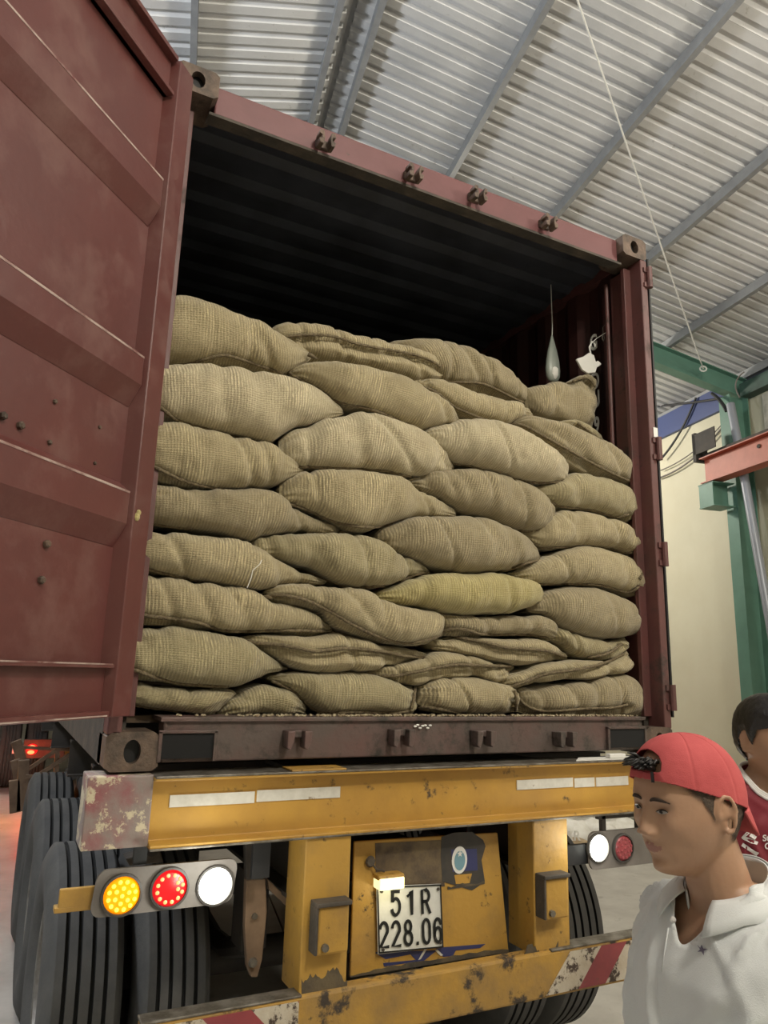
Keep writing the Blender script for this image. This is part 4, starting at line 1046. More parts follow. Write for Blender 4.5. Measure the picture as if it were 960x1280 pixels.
# --- second layer ---------------------------------------------
sack([(160, 470), (180, 462), (205, 459), (237, 457), (270, 459), (303, 464), (340, 471), (369, 480), (398, 492), (415, 503), (429, 514)], [(160, 520), (203, 530), (222, 532), (259, 540), (307, 550), (332, 553), (349, 548), (369, 537), (405, 527), (430, 517)],
     [[(190, 506), (203, 511), (223, 526), (259, 536), (290, 544), (312, 549)]], 'bright pale sack below the top left one, its right end tapering to a point', T0[2], .16, .13)
sack([(361, 463), (376, 457), (414, 456), (451, 463), (489, 471), (511, 480), (539, 496), (560, 511), (574, 527)], [(364, 470), (398, 488), (426, 510), (451, 518), (482, 529), (505, 537), (520, 540), (545, 535), (573, 530)],
     [[(359, 465), (380, 477), (398, 486), (423, 503), (461, 511), (495, 524), (517, 538)]], 'long pale sack below the top row, left of the middle, drooping to the right', T0[0], .17, .12)
sack([(522, 541), (539, 533), (579, 527), (608, 528), (644, 540), (677, 559), (700, 577), (708, 592)], [(526, 552), (545, 568), (564, 580), (586, 584), (626, 596), (655, 604), (684, 608), (708, 604)],
     [[(526, 553), (545, 566), (566, 579), (589, 583), (626, 594), (660, 602), (690, 603), (707, 600)]], 'brightest plump sack right of the middle with a hem along its lower edge', T0[2], .15, .13, ears=[(707, 602, 1, -.1)])
sack([(348, 551), (361, 541), (380, 534), (398, 527), (423, 522), (445, 516), (470, 521), (495, 529), (520, 540), (548, 560), (567, 580)], [(350, 582), (376, 588), (404, 589), (429, 589), (470, 591), (490, 596), (507, 599), (530, 598), (545, 597), (568, 592)],
     [[(350, 579), (365, 583), (382, 584), (415, 585), (445, 586), (475, 588), (500, 593), (514, 596)]], 'pale crumpled sack in the third row left of the middle, squared left end', T0[2], .17, .12)
sack([(655, 612), (680, 606), (708, 592), (735, 596), (760, 604), (776, 611), (789, 621)], [(660, 618), (680, 630), (694, 638), (729, 641), (760, 650), (778, 656), (789, 646)],
     [[(682, 624), (701, 633), (735, 637), (755, 642), (770, 647), (786, 643)]], 'rounded sack against the right wall in the fourth row from the top', T0[1], .17, .12)
# --- third layer ----------------------------------------------
sack([(160, 528), (199, 531), (223, 532), (248, 537), (296, 548), (325, 555), (350, 565), (378, 586)], [(160, 600), (194, 605), (241, 611), (296, 613), (325, 611), (345, 606), (369, 595), (380, 588)],
     [[(178, 578), (194, 584), (223, 598), (252, 607), (285, 612)]], 'dark-flecked sack third from the top on the left side by the door', T0[0], .16, .12)
sack([(506, 601), (520, 594), (545, 588), (570, 588), (591, 588), (622, 595), (657, 609), (679, 627), (694, 650)], [(508, 606), (525, 616), (545, 626), (570, 642), (600, 650), (638, 663), (663, 666), (680, 662), (694, 658)],
     [[(508, 605), (528, 617), (545, 625), (560, 635)], [(640, 662), (663, 664), (685, 659), (694, 656)]], 'broad smooth sack in mid stack, right of the square-ended pale ones', T0[3], .17, .12, ears=[(694, 658, 1, .3)])
sack([(652, 667), (675, 650), (694, 640), (722, 641), (760, 651), (785, 664), (797, 682)], [(655, 672), (668, 684), (685, 688), (701, 686), (735, 685), (766, 689), (785, 697), (798, 692)],
     [[(652, 668), (660, 676), (670, 684), (701, 684), (735, 683), (763, 686), (780, 691), (795, 690)]], 'sack with two small dark holes against the right wall, fifth row down', T0[0], .17, .115)
# --- fourth layer ---------------------------------------------
sack([(160, 610), (192, 608), (241, 611), (296, 613), (330, 614), (349, 621), (369, 638), (391, 648), (416, 657), (426, 663)], [(160, 650), (188, 655), (223, 660), (267, 667), (307, 677), (325, 673), (350, 669), (383, 667), (405, 670), (425, 671)],
     [[(180, 653), (200, 656), (240, 662)], [(383, 665), (403, 668), (425, 669)]], 'flat greyish-brown sack fourth from the top on the left, seen beside the door foam scrap', T0[3], .17, .11, ears=[(425, 666, 1, .1)])
sack([(349, 606), (361, 597), (383, 590), (414, 588), (451, 590), (495, 598), (514, 612), (545, 626), (570, 640)], [(349, 629), (382, 639), (414, 655), (436, 666), (457, 666), (476, 659), (507, 650), (545, 648), (570, 647)],
     [[(349, 622), (354, 627), (383, 637), (407, 648), (432, 656), (467, 659), (490, 654)]], 'striped square-ended sack left of the middle in the fourth row', T0[0], .16, .12)
sack([(468, 668), (476, 660), (495, 652), (514, 648), (570, 646), (607, 651), (638, 664), (660, 678), (675, 694)], [(470, 682), (482, 690), (507, 698), (532, 709), (564, 717), (590, 717), (617, 716), (645, 711), (676, 702)],
     [[(470, 679), (489, 690), (514, 700)], [(620, 715), (640, 711), (654, 705), (674, 700)]], 'large sack at the centre of the stack with a folded left end', T0[3], .155, .13)
sack([(636, 717), (651, 709), (672, 697), (701, 687), (735, 683), (769, 691), (791, 705), (801, 719)], [(641, 725), (669, 731), (700, 731), (716, 732), (754, 738), (785, 747), (801, 738)],
     [[(638, 720), (655, 727), (672, 730), (716, 730), (754, 732), (785, 741), (799, 733)]], 'striped sack against the right wall, sixth row down, frayed at its right end', T0[0], .165, .115, ears=[(800, 722, .6, .8)])
# --- fifth layer ----------------------------------------------
sack([(150, 666), (186, 666), (241, 669), (296, 676), (325, 688), (350, 704), (380, 717), (408, 727)], [(150, 712), (183, 717), (223, 725), (267, 730), (310, 738), (335, 738), (365, 732), (405, 730)],
     [[(170, 707), (183, 711), (223, 721), (278, 732), (314, 737)]], 'sack fifth from the top on the left with a loose thread hanging on it', T0[0], .17, .115)
sack([(314, 679), (325, 671), (354, 668), (387, 667), (427, 668), (467, 675), (490, 691), (520, 703), (537, 714)], [(315, 697), (347, 702), (383, 710), (405, 723), (427, 732), (460, 736), (495, 730), (520, 720), (538, 716)],
     [[(315, 698), (335, 700), (354, 705), (391, 717), (416, 728), (442, 734), (480, 732)], [(500, 727), (520, 718), (536, 716)]], 'plump sack left of the middle in the fifth row, its upper left corner squared', T0[1], .16, .125)
sack([(466, 744), (482, 735), (520, 721), (545, 717), (586, 718), (607, 716), (635, 721), (662, 728), (679, 743)], [(467, 749), (495, 758), (520, 761), (545, 765), (570, 770), (591, 770), (622, 768), (654, 760), (678, 749)],
     [], 'sack with a yellow stain on its front, right of the middle in the lower half', M_yburl, .155, .13)
sack([(655, 757), (668, 745), (680, 738), (716, 733), (747, 737), (779, 750), (794, 762), (799, 776)], [(658, 764), (675, 770), (691, 783), (716, 794), (747, 800), (779, 796), (795, 788), (799, 780)],
     [], 'fat rounded sack without visible hem against the right wall in the lower half', T0[3], .165, .125)
# --- sixth layer ----------------------------------------------
sack([(150, 722), (179, 720), (223, 724), (267, 730), (310, 738), (340, 752), (382, 763), (405, 775), (417, 787)], [(150, 778), (177, 781), (223, 785), (278, 791), (320, 793), (369, 794), (395, 795), (416, 792)],
     [[(160, 766), (177, 769), (241, 777), (270, 786), (296, 789), (354, 788), (395, 789), (414, 789)]], 'long flat sack on the left, third row up, straight hem ending in a speck', T0[0], .165, .11, ears=[(415, 791, .6, -.5)])
sack([(329, 741), (339, 733), (367, 731), (414, 733), (454, 739), (470, 748), (495, 757), (539, 764), (548, 775), (552, 792)], [(332, 747), (348, 754), (375, 760), (398, 768), (417, 786), (445, 796), (482, 806), (514, 808), (539, 801), (552, 796)],
     [[(331, 745), (342, 744), (354, 744), (382, 750), (414, 765), (445, 783), (476, 797), (507, 804), (535, 800), (551, 794)]], 'striped sack left of lower middle, sweeping down right with a thick hem', T0[0], .15, .125, ears=[(338, 747, -.8, .1)])
sack([(544, 765), (560, 768), (591, 770), (620, 769), (669, 770), (685, 779), (694, 791)], [(548, 794), (575, 796), (595, 797), (620, 797), (654, 796), (680, 799), (695, 799)],
     [[(551, 789), (570, 786), (585, 788), (605, 793), (654, 793), (685, 797)]], 'flat brown sack with a rope-like hem under the yellow-stained sack', T0[3], .17, .09)
sack([(668, 796), (690, 785), (716, 794), (740, 799), (763, 799), (779, 796)], [(672, 800), (693, 806), (710, 820), (735, 826), (760, 823), (778, 812), (781, 802)],
     [[(735, 822), (760, 817), (777, 805)]], 'half-hidden sack beneath the fat rounded sack on the right', T0[1], .18, .09)
# --- seventh layer --------------------------------------------
sack([(140, 788), (172, 785), (197, 782), (241, 786), (278, 793), (305, 801), (335, 820), (359, 834)], [(140, 845), (168, 850), (223, 858), (259, 860), (289, 859), (315, 850), (340, 842), (360, 837)],
     [[(150, 832), (170, 838), (197, 848), (223, 854), (259, 857), (285, 858)]], 'fat sack second row up on the left, tapering to the right', T0[1], .16, .125)
sack([(301, 797), (318, 793), (351, 794), (390, 795), (418, 790), (445, 797), (482, 807), (510, 811), (534, 818)], [(305, 803), (332, 816), (354, 830), (376, 839), (401, 842), (430, 841), (457, 839), (495, 830), (533, 823)],
     [[(303, 799), (320, 804), (348, 806), (372, 810), (395, 814), (425, 811), (445, 811), (482, 815), (505, 820), (531, 822)]], 'striped sack low left of the middle with a wavy hem across its front', T0[0], .165, .11)
sack([(536, 801), (548, 797), (586, 797), (625, 799), (665, 799), (685, 806), (709, 821)], [(540, 811), (560, 817), (586, 822), (607, 827), (644, 832), (672, 829), (709, 823)],
     [[(547, 798), (570, 797), (607, 803), (630, 809), (654, 811), (685, 814), (706, 821)]], 'slim striped sack right of the middle, fourth from the floor', T0[0], .17, .095)
sack([(456, 838), (480, 832), (510, 826), (532, 818), (548, 814), (582, 819), (615, 829), (643, 833)], [(458, 843), (492, 854), (520, 857), (551, 848), (586, 848), (617, 854), (635, 842), (643, 835)],
     [[(459, 844), (480, 845), (495, 845), (520, 840), (545, 835), (570, 831), (600, 832), (638, 833)]], 'thin squeezed sack in the middle just above the bottom row', T0[0], .17, .095)
sack([(619, 852), (640, 840), (669, 829), (710, 825), (747, 825), (766, 819), (780, 811)], [(623, 858), (640, 862), (669, 854), (700, 849), (730, 850), (754, 844), (779, 839), (784, 822)],
     [[(623, 857), (640, 858), (660, 851), (685, 842), (726, 836), (755, 829), (781, 817)]], 'sack bending up towards the right wall just above the bottom row', T0[0], .165, .10)
# --- bottom layer ---------------------------------------------
sack([(140, 852), (168, 853), (223, 858), (259, 861), (285, 860), (296, 866)], [(140, 880), (165, 882), (190, 886), (223, 893), (250, 894), (268, 892)],
     [[(150, 879), (175, 882), (195, 886), (225, 892)]], 'low sack at the bottom left corner beside the door', T0[1], .165, .10)
sack([(268, 890), (280, 876), (296, 865), (314, 857), (332, 854), (354, 861), (372, 872), (382, 886)], [(270, 893), (300, 894), (330, 894), (360, 894), (382, 893)],
     [], 'triangular end of a sack on the container floor, second from the left', T0[1], .175, .09)
sack([(334, 847), (345, 842), (365, 839), (401, 841), (445, 840), (475, 845), (500, 854), (520, 857)], [(338, 850), (367, 866), (389, 887), (410, 893), (451, 893), (490, 893), (512, 892), (518, 884)],
     [[(340, 851), (367, 864), (389, 884), (404, 891), (451, 890), (490, 891), (510, 889)], [(519, 858), (518, 872), (514, 886)]], 'puckered sack on the container floor left of the middle', T0[1], .165, .115)
sack([(520, 857), (535, 850), (551, 847), (586, 846), (617, 852), (635, 860), (646, 871)], [(517, 884), (535, 890), (560, 892), (590, 893), (620, 892), (645, 889)],
     [[(517, 884), (540, 885), (575, 891)], [(644, 864), (646, 876), (644, 888)]], 'pale striped sack on the container floor right of the middle', T0[0], .165, .115)
sack([(641, 862), (660, 857), (691, 853), (726, 851), (741, 845), (772, 842), (788, 852), (797, 868)], [(645, 889), (665, 894), (700, 896), (740, 896), (780, 896), (802, 895)],
     [[(644, 865), (654, 879), (669, 887), (691, 889), (730, 886), (763, 885), (785, 881)]], 'sack on the floor at the right with pale stitching and a ragged flap', T0[3], .165, .115)
o = [o for o in COL.objects if o.name.startswith('jute_sack') and 'ragged flap' in o.get('label', '')][0]
m = MB(); fp = [(788, 851), (797, 855), (804, 862), (808, 872), (806, 884), (808, 896), (796, 896), (790, 880), (793, 868)]
n_ = len(fp); q = [onY(x, y, .10 + .03 * (k % 2)) for k, (x, y) in enumerate(fp)]
m.add(q + [v + V((.0, .05, 0)) for v in q], [tuple(reversed(range(n_))), tuple(range(n_, 2 * n_))] + [(k, (k + 1) % n_, n_ + (k + 1) % n_, n_ + k) for k in range(n_)])
fl = obj('ragged_flap', m, T0[3], o)
for a_, b_ in (((798, 858), (800, 893)), ((804, 866), (803, 890)), ((793, 860), (797, 880))):
    m = MB(); m.tube([onY(*a_, .10), onY((a_[0] + b_[0]) / 2 + 2, (a_[1] + b_[1]) / 2, .085), onY(*b_, .10)], .006, 6); obj('fold', m, T0[3], fl, smooth=True)
# loose thread on the left
m = MB(); m.tube([onY(327, 700, .035), onY(325, 705, .03), onY(316, 713, .03), onY(314, 722, .03), onY(309, 735, .035)], .0018, 4)
tag(obj('loose_thread', m, M_rope), 'loose pale thread dangling from the sack fifth from the top on the left', 'thread')
# spilled beans and husks on the sill
m = MB()
for k in range(420):
    x = rnd.uniform(-.75, 1.0); x = x if rnd.random() < .8 else rnd.uniform(-1.0, 1.0); y = rnd.uniform(.005, .075)
    r = rnd.uniform(.0028, .0045); m.ball((x, y, 1.604 + r * .7), (r * 1.8, r * 1.3, r), 5, 3)
so = obj('spilled_beans', m, M_bean); tag(so, 'pale green coffee beans spilled along the container sill in front of the sacks', 'beans'); so['kind'] = 'stuff'
m = MB(); c = onY(528, 908, .008)
for k in range(7): m.ball(c + V(((k - 3) * .011, -.002, .006 * math.sin(k * 2.2))), (.008, .003, .004), 6, 4)
obj('white_smear', m, M_paper, ct, smooth=True)
# ================================================================ people
M_skin = mat('skin', (.46, .275, .175), .48, 0, (.40, .23, .145), 9, (.35, .7), .05, 120)
M_skin.node_tree.nodes['Principled BSDF'].inputs['Subsurface Weight'].default_value = .12
M_skin.node_tree.nodes['Principled BSDF'].inputs['Subsurface Radius'].default_value = (.012, .005, .003)
M_skin2 = mat('skin_tan', (.42, .24, .15), .5, 0, (.36, .20, .12), 9, (.35, .7), .05, 120)
M_lip = mat('lips', (.33, .15, .115), .5)
M_hair = mat('black_hair', (.010, .009, .009), .4, 0, (.018, .016, .015), 60, (.4, .6), .25, 260)
M_fade = mat('short_cropped_hair', (.05, .036, .028), .85, 0, (.10, .07, .05), 260, (.40, .6), .3, 300)
M_cap = mat('red_cap_cloth', (.50, .085, .088), .85, 0, (.45, .07, .074), 20, (.35, .7), .12, 500)
M_polo = mat('white_polo_cloth', (.70, .72, .72), .85, 0, (.64, .66, .66), 5, (.35, .7), .15, 500)
M_jersey = mat('dark_red_jersey', (.20, .014, .026), .7, 0, (.17, .012, .022), 9, (.35, .7), .1, 400)
M_eye = mat('eye_white', (.45, .42, .38), .3)
M_iris = mat('dark_iris', (.015, .008, .005), .15)
M_brow = mat('eyebrow', (.045, .028, .02), .9)
M_trs = mat('dark_trousers', (.03, .033, .04), .85)
M_shoe = mat('dark_shoes', (.03, .03, .03), .5)
M_logo = mat('white_print', (.75, .72, .70), .6)

def gs(x, c, s): return math.exp(-((x - c) / s) ** 2)
def face(d, sc=1.0):
    # d: unit direction in head frame (f forward, l left, z up) -> surface point
    f, l, z = d
    n4 = (abs(f) ** 2.3 + abs(l) ** 2.3 + abs(z) ** 2.3) ** (1 / 2.3); f, l, z = f / n4, l / n4, z / n4
    p = V((.096 * f, .076 * l, .118 * z))
    if f < 0: p.x *= 1.04
    t = max(0, -z)
    p.y *= 1 - .37 * t ** 1.6
    if f < 0: p.x *= 1 - .45 * t ** 1.5
    else: p.x *= 1 - .03 * t
    if z > .2: p.y *= 1 + .03 * (z - .2)
    # flatter face front
    if p.x > .078: p.x = .078 + (p.x - .078) * .62
    # cranium fuller behind
    if f < 0 and z > -.2: p.x -= .010 * gs(z, .3, .5) * (-f)
    if f > .05:
        w_ = min(1, f * 2.2); L_, Z_ = p.y, p.z; a = abs(L_); df = 0
        # nose ridge and tip
        if -.046 < Z_ < .022:
            k = (.018 - Z_) / .050; k = max(0, min(1, k)); amp = .003 + .0215 * k ** 1.35; sw = .0085 + .0072 * k
            if Z_ < -.034: amp *= max(0, 1 - ((-.034 - Z_) / .010)) ** .8
            df += amp * math.exp(-(L_ / sw) ** 2)
        df += .0105 * gs(a, .0145, .0068) * gs(Z_, -.0345, .0065)
        df -= .010 * gs(a, .030, .0155) * gs(Z_, .006, .0115)        # sockets
        df += .0062 * gs(a, .031, .0115) * gs(Z_, .002, .0065)       # lids
        df += .0040 * gs(a, .029, .020) * gs(Z_, .0235, .0065)       # brow ridge
        df += .0050 * gs(a, .046, .017) * gs(Z_, -.020, .016)        # cheeks
        df -= .0040 * gs(a, .046, .012) * gs(Z_, -.055, .016)
        df += .0080 * gs(a, 0, .027) * gs(Z_, -.058, .017)           # muzzle
        df += .0048 * gs(a, .004, .018) * gs(Z_, -.0545, .0042)      # upper lip
        df += .0055 * gs(a, 0, .017) * gs(Z_, -.0645, .0048)         # lower lip
        df -= .0075 * gs(a, 0, .022) * gs(Z_, -.0592, .0019)         # mouth line
        df -= .0028 * gs(a, 0, .004) * gs(Z_, -.047, .005)
        df -= .0050 * gs(a, 0, .018) * gs(Z_, -.0755, .0055)
        df += .0250 * gs(a, 0, .024) * gs(Z_, -.100, .016)           # chin
        df += .004 * gs(a, .03, .022) * gs(Z_, -.092, .016)
        p.x += df * w_
    return p * sc
def head_mesh(nu=150, nv=120, sc=1.0):
    m = MB(); vs = []; fs = []
    vs.append(face(V((0, 0, 1)), sc))
    for i in range(1, nv):
        a = math.pi * i / nv
        for k in range(nu):
            b = 2 * math.pi * k / nu; vs.append(face(V((math.sin(a) * math.cos(b), math.sin(a) * math.sin(b), math.cos(a))), sc))
    vs.append(face(V((0, 0, -1)), sc)); e = len(vs) - 1
    for k in range(nu): fs.append((0, 1 + k, 1 + (k + 1) % nu))
    for i in range(nv - 2):
        for k in range(nu):
            a = 1 + i * nu; fs.append((a + k, a + nu + k, a + nu + (k + 1) % nu, a + (k + 1) % nu))
    b0 = 1 + (nv - 2) * nu
    for k in range(nu): fs.append((b0 + k, e, b0 + (k + 1) % nu))
    m.add(vs, fs); return m
def surf_front(L_, Z_):
    # forward-most surface point for given (l, z), found by search over directions
    f, y, z = .8, L_ / .076, Z_ / .118
    d = V((f, y, z)).normalized()
    for _ in range(14):
        p = face(d); d = V((d.x, d.y + (L_ - p.y) * 9, d.z + (Z_ - p.z) * 7)); d.normalize()
    return face(d)
def remesh(mb, vox, smooth_it=4, fac=.5):
    me = bpy.data.meshes.new('tmp'); me.from_pydata([tuple(v) for v in mb.v], [], mb.f); me.update()
    o = bpy.data.objects.new('tmp', me); COL.objects.link(o)
    r = o.modifiers.new('r', 'REMESH'); r.mode = 'VOXEL'; r.voxel_size = vox
    if smooth_it:
        s = o.modifiers.new('s', 'SMOOTH'); s.iterations = smooth_it; s.factor = fac
    bpy.context.view_layer.update()
    out = bpy.data.meshes.new_from_object(o.evaluated_get(bpy.context.evaluated_depsgraph_get()))
    bpy.data.objects.remove(o); return out
def capsule(m, p, q, r0, r1, flat=1.0, fax=None, n=16):
    p, q = V(p), V(q); d = q - p; L_ = d.length; rings = []
    K = 6
    for i in range(K + 1):
        a = -math.pi / 2 + math.pi / 2 * i / K; rings.append((p + d.normalized() * (r0 * math.sin(a)), r0 * max(.02, math.cos(a))))
    for i in range(1, 5): t = i / 5; rings.append((p + d * t, r0 + (r1 - r0) * t))
    for i in range(K + 1):
        a = math.pi / 2 * i / K; rings.append((q + d.normalized() * (r1 * math.sin(a)), r1 * max(.02, math.cos(a))))
    m.tube([r[0] for r in rings], [r[1] for r in rings], n)
def loft(m, rings, n=36):
    # rings: (centre f, l, z, half f, half l, exponent)
    vs = []
    for cf, cl, cz, hf, hl, ex in rings:
        for k in range(n):
            a = 2 * math.pi * k / n; c, s = math.cos(a), math.sin(a)
            vs.append(V((cf + hf * math.copysign(abs(c) ** (2 / ex), c), cl + hl * math.copysign(abs(s) ** (2 / ex), s), cz)))
    fs = []
    for i in range(len(rings) - 1):
        for k in range(n): fs.append((i * n + k, i * n + (k + 1) % n, (i + 1) * n + (k + 1) % n, (i + 1) * n + k))
    fs.append(tuple(reversed(range(n)))); fs.append(tuple(range((len(rings) - 1) * n, len(rings) * n)))
    m.add(vs, fs)
def hand(m, w, dirn, palm_n, side):
    # w wrist, dirn along the fingers, palm_n palm normal, side = thumb side
    d = V(dirn).normalized(); pn = V(palm_n).normalized(); t = V(side).normalized()
    c0 = V(w)
    for k in range(4):
        off = t * (.030 - .020 * k)
        capsule(m, c0 + d * .01 + off * .6, c0 + d * .085 + off, .016, .0125)
        L_ = (.068, .076, .070, .055)[k]; b = c0 + d * .088 + off
        q1 = b + (d * .95 + pn * .25).normalized() * L_ * .45; q2 = q1 + (d * .8 + pn * .6).normalized() * L_ * .3; q3 = q2 + (d * .5 + pn * .85).normalized() * L_ * .25
        capsule(m, b, q1, .0095, .0088, n=10); capsule(m, q1, q2, .0088, .008, n=10); capsule(m, q2, q3, .008, .0068, n=10)
    b = c0 + d * .03 + t * .026; q1 = b + (t * .7 + d * .7 + pn * .25).normalized() * .038; q2 = q1 + (t * .3 + d * .95 + pn * .3).normalized() * .030; q3 = q2 + (d + pn * .35).normalized() * .022
    capsule(m, b, q1, .014, .011, n=10); capsule(m, q1, q2, .0105, .0095, n=10); capsule(m, q2, q3, .0092, .0075, n=10)

def person(name, label, headpos, body_az, head_az, pitch, roll, H, skin, cloth, build, vox=.0042):
    """Body frame: f forward, l left, z up, origin on the floor under the neck."""
    k = H / 1.68
    F = V((math.sin(body_az), math.cos(body_az), 0)); Lf = V((-F.y, F.x, 0))
    hz = headpos.z
    neck_f, head_f = .0, .03
    base = V((headpos.x, headpos.y, 0)) - F * head_f + build.get('shift', V((0, 0, 0)))
    RB = Matrix((F, Lf, UZ)).transposed()
    def W(p): return RB @ V(p) + base
    HF = V((math.sin(head_az), math.cos(head_az), 0)); HL = V((-HF.y, HF.x, 0))
    RH = Matrix((HF, HL, UZ)).transposed() @ Matrix.Rotation(pitch, 3, 'Y') @ Matrix.Rotation(roll, 3, 'X')
    def HW(p): return RH @ V(p) + headpos
    HWi = RH.transposed()
    t = thing(name, label, 'person', base)
    sh = hz - .175 + build.get('lift', 0)                      # shoulder line height
    ctx = dict(W=W, HW=HW, RH=RH, t=t, sh=sh, base=base, headpos=headpos, F=F, L=Lf, hz=hz, HWi=HWi, RB=RB)
    # ---- body skin
    m = MB(); hm = head_mesh(); m.add([HW(v) for v in hm.v], hm.f)
    # ears
    for s in (-1, 1):
        c = V((-.012, s * .074, -.006)); ring = []
        for i in range(17):
            a = math.radians(-120 + 300 * i / 16); rx, rz = .017, .030
            if math.sin(a) < 0: rx *= .75
            ring.append(HW(c + V((-math.cos(a) * rx, s * (.010 + .004 * (-math.cos(a) * -1)), math.sin(a) * rz + .002))))
        m.tube(ring, .0042, 8)
        for (dx, dz, r) in ((0, .012, .012), (0, .002, .013), (.002, -.014, .010), (.002, -.026, .0075)): m.ball(HW(c + V((dx, s * -.0035, dz))), (r, r, r), 10, 8)
        m.ball(HW(c + V((.013, s * .006, -.004))), .0045, 8, 6)
    nb = W((-.01, 0, sh + .0))
    nt = headpos + RH @ V((-.034, 0, -.05))
    capsule(m, nb + UZ * -.02, nt, .060, .050, n=24)
    mm = MB()
    loft(mm, [(-.01, 0, sh - .52, .085, .135, 2.4), (0, 0, sh - .40, .09, .13, 2.4), (0, 0, sh - .25, .10, .145, 2.5), (0, 0, sh - .10, .095, .155, 2.6), (-.01, 0, sh - .02, .07, .14, 2.4), (-.012, 0, sh + .02, .055, .085, 2.2), (-.012, 0, sh + .045, .05, .06, 2)])
    for s, kk in ((-1, 'armR'), (1, 'armL')):
        sp = (-.012, s * (build.get('sw', .165) - .0), sh - .045); el, wr = build[kk]
        capsule(mm, sp, el, .047, .037); capsule(mm, el, wr, .037, .025)
        d = (V(wr) - V(el)).normalized(); hand(mm, wr, d, (0.15, -s, 0), (1, 0, 0))
        capsule(mm, (-.01, s * .085, sh - .56), (0.02, s * .095, .50), .082, .052); capsule(mm, (.02, s * .095, .50), (-.01, s * .10, .10), .05, .032)
        capsule(mm, (-.02, s * .10, .06), (.14, s * .115, .035), .035, .028)
    m.add([W(v) for v in mm.v], mm.f)
    me = remesh(m, vox, 2, .5); me.materials.append(skin); me.materials.append(M_lip)
    mi = []
    for pg in me.polygons:
        c = HWi @ (pg.center - headpos); a = abs(c.y)
        lipw = .0235
        up = -.0592 + .0075 * max(0, 1 - (a / lipw) ** 2) - .0016 * gs(a, 0, .004); lo = -.0592 - .0095 * max(0, 1 - (a / lipw) ** 2)
        mi.append(1 if (c.x > .05 and a < lipw and lo < c.z < up) else 0)
    me.polygons.foreach_set('material_index', mi); me.polygons.foreach_set('use_smooth', [True] * len(me.polygons))
    body = mesh_obj('body', me, t)
    # ---- face parts
    for s in (-1, 1):
        # eye: slim almond on the lid bulge
        m = MB(); up_, lo_ = [], []
        n = 12; vsu = []
        def sf(l, z, k=0): 
            p = surf_front(l, z); return HW(p + V((k, 0, 0)))
        up_ = [sf(s * (.019 + .024 * i / n), .0015 + build.get('open', .0036) * math.sin(math.pi * i / n) ** .8 + .0012 * i / n, .0011) for i in range(n + 1)]
        lo_ = [sf(s * (.019 + .024 * i / n), .0015 - .0030 * math.sin(math.pi * i / n) ** .8 + .0012 * i / n, .0011) for i in range(n + 1)]
        m.add(up_ + lo_, [(i, i + 1, n + 2 + i, n + 1 + i) if s > 0 else (n + 1 + i, n + 2 + i, i + 1, i) for i in range(n)])
        eye = obj('eye', m, M_eye, t)
        m = MB(); cc = surf_front(s * .030, .0022); ir = [HW(V((cc.x + .0018, cc.y + .0044 * math.cos(a), cc.z + .0030 * math.sin(a)))) for a in [i * math.pi / 8 for i in range(16)]]
        m.add(ir, [tuple(range(16))]); obj('iris', m, M_iris, eye)
        m = MB(); m.tube([p + (RH @ V((.0006, 0, .0004))) for p in up_], [.0004 + .0008 * math.sin(math.pi * i / n) for i in range(n + 1)], 6); obj('eyelash', m, M_iris, eye)
        # brow
        m = MB(); bp_ = [sf(s * (.012 + .036 * i / 10), .0195 + .0045 * math.sin(math.pi * (i / 10) ** .8) - .0015 * i / 10, .0006) for i in range(11)]
        m.tube(bp_, [.0022 + .0016 * math.sin(math.pi * min(1, i / 8)) - (.001 if i > 8 else 0) for i in range(11)], 6); obj('eyebrow', m, M_brow, t, smooth=True)
    # ---- trousers and shoes
    mm = MB()
    loft(mm, [(0, 0, sh - .72, .10, .155, 2.3), (0, 0, sh - .60, .118, .165, 2.4), (0, 0, sh - .45, .108, .15, 2.4)])
    for s in (-1, 1):
        capsule(mm, (-.01, s * .085, sh - .62), (.02, s * .095, .50), .098, .075); capsule(mm, (.02, s * .095, .50), (-.005, s * .10, .13), .075, .062)
    m = MB(); m.add([W(v) for v in mm.v], mm.f)
    me = remesh(m, .012, 4); me.materials.append(M_trs); me.polygons.foreach_set('use_smooth', [True] * len(me.polygons)); mesh_obj('trousers', me, t)
    for s in (-1, 1):
        mm = MB(); capsule(mm, (-.04, s * .10, .055), (.04, s * .105, .05), .045, .045); capsule(mm, (.04, s * .105, .045), (.165, s * .12, .038), .045, .036)
        m = MB(); m.add([W((v.x, v.y, max(v.z, .002))) for v in mm.v], mm.f)
        me = remesh(m, .008, 3); me.materials.append(M_shoe); me.polygons.foreach_set('use_smooth', [True] * len(me.polygons)); mesh_obj('shoe', me, t)
    # ---- shirt
    mm = MB()
    loft(mm, [(0, 0, sh - .66, .128, .185, 2.3), (0, 0, sh - .50, .125, .175, 2.3), (.003, 0, sh - .35, .125, .172, 2.4), (.006, 0, sh - .20, .130, .182, 2.5), (.002, 0, sh - .10, .122, .188, 2.5), (-.008, 0, sh - .035, .098, .172, 2.3), (-.012, 0, sh + .002, .080, .125, 2.1), (-.012, 0, sh + .032, .074, .088, 2), (-.010, 0, sh + .065, .068, .070, 2)])
    for s, kk in ((-1, 'armR'), (1, 'armL')):
        el, wr = build[kk]; sp = V((-.012, s * build.get('sw', .165), sh - .052)); e = V(el)
        capsule(mm, sp, sp.lerp(e, .78), .062, .066)
    m = MB(); m.add([W(v) for v in mm.v], mm.f)
    me = remesh(m, .0075, 6)
    RBi = RB.transposed()
    bm = bmesh.new(); bm.from_mesh(me)
    bm.normal_update()
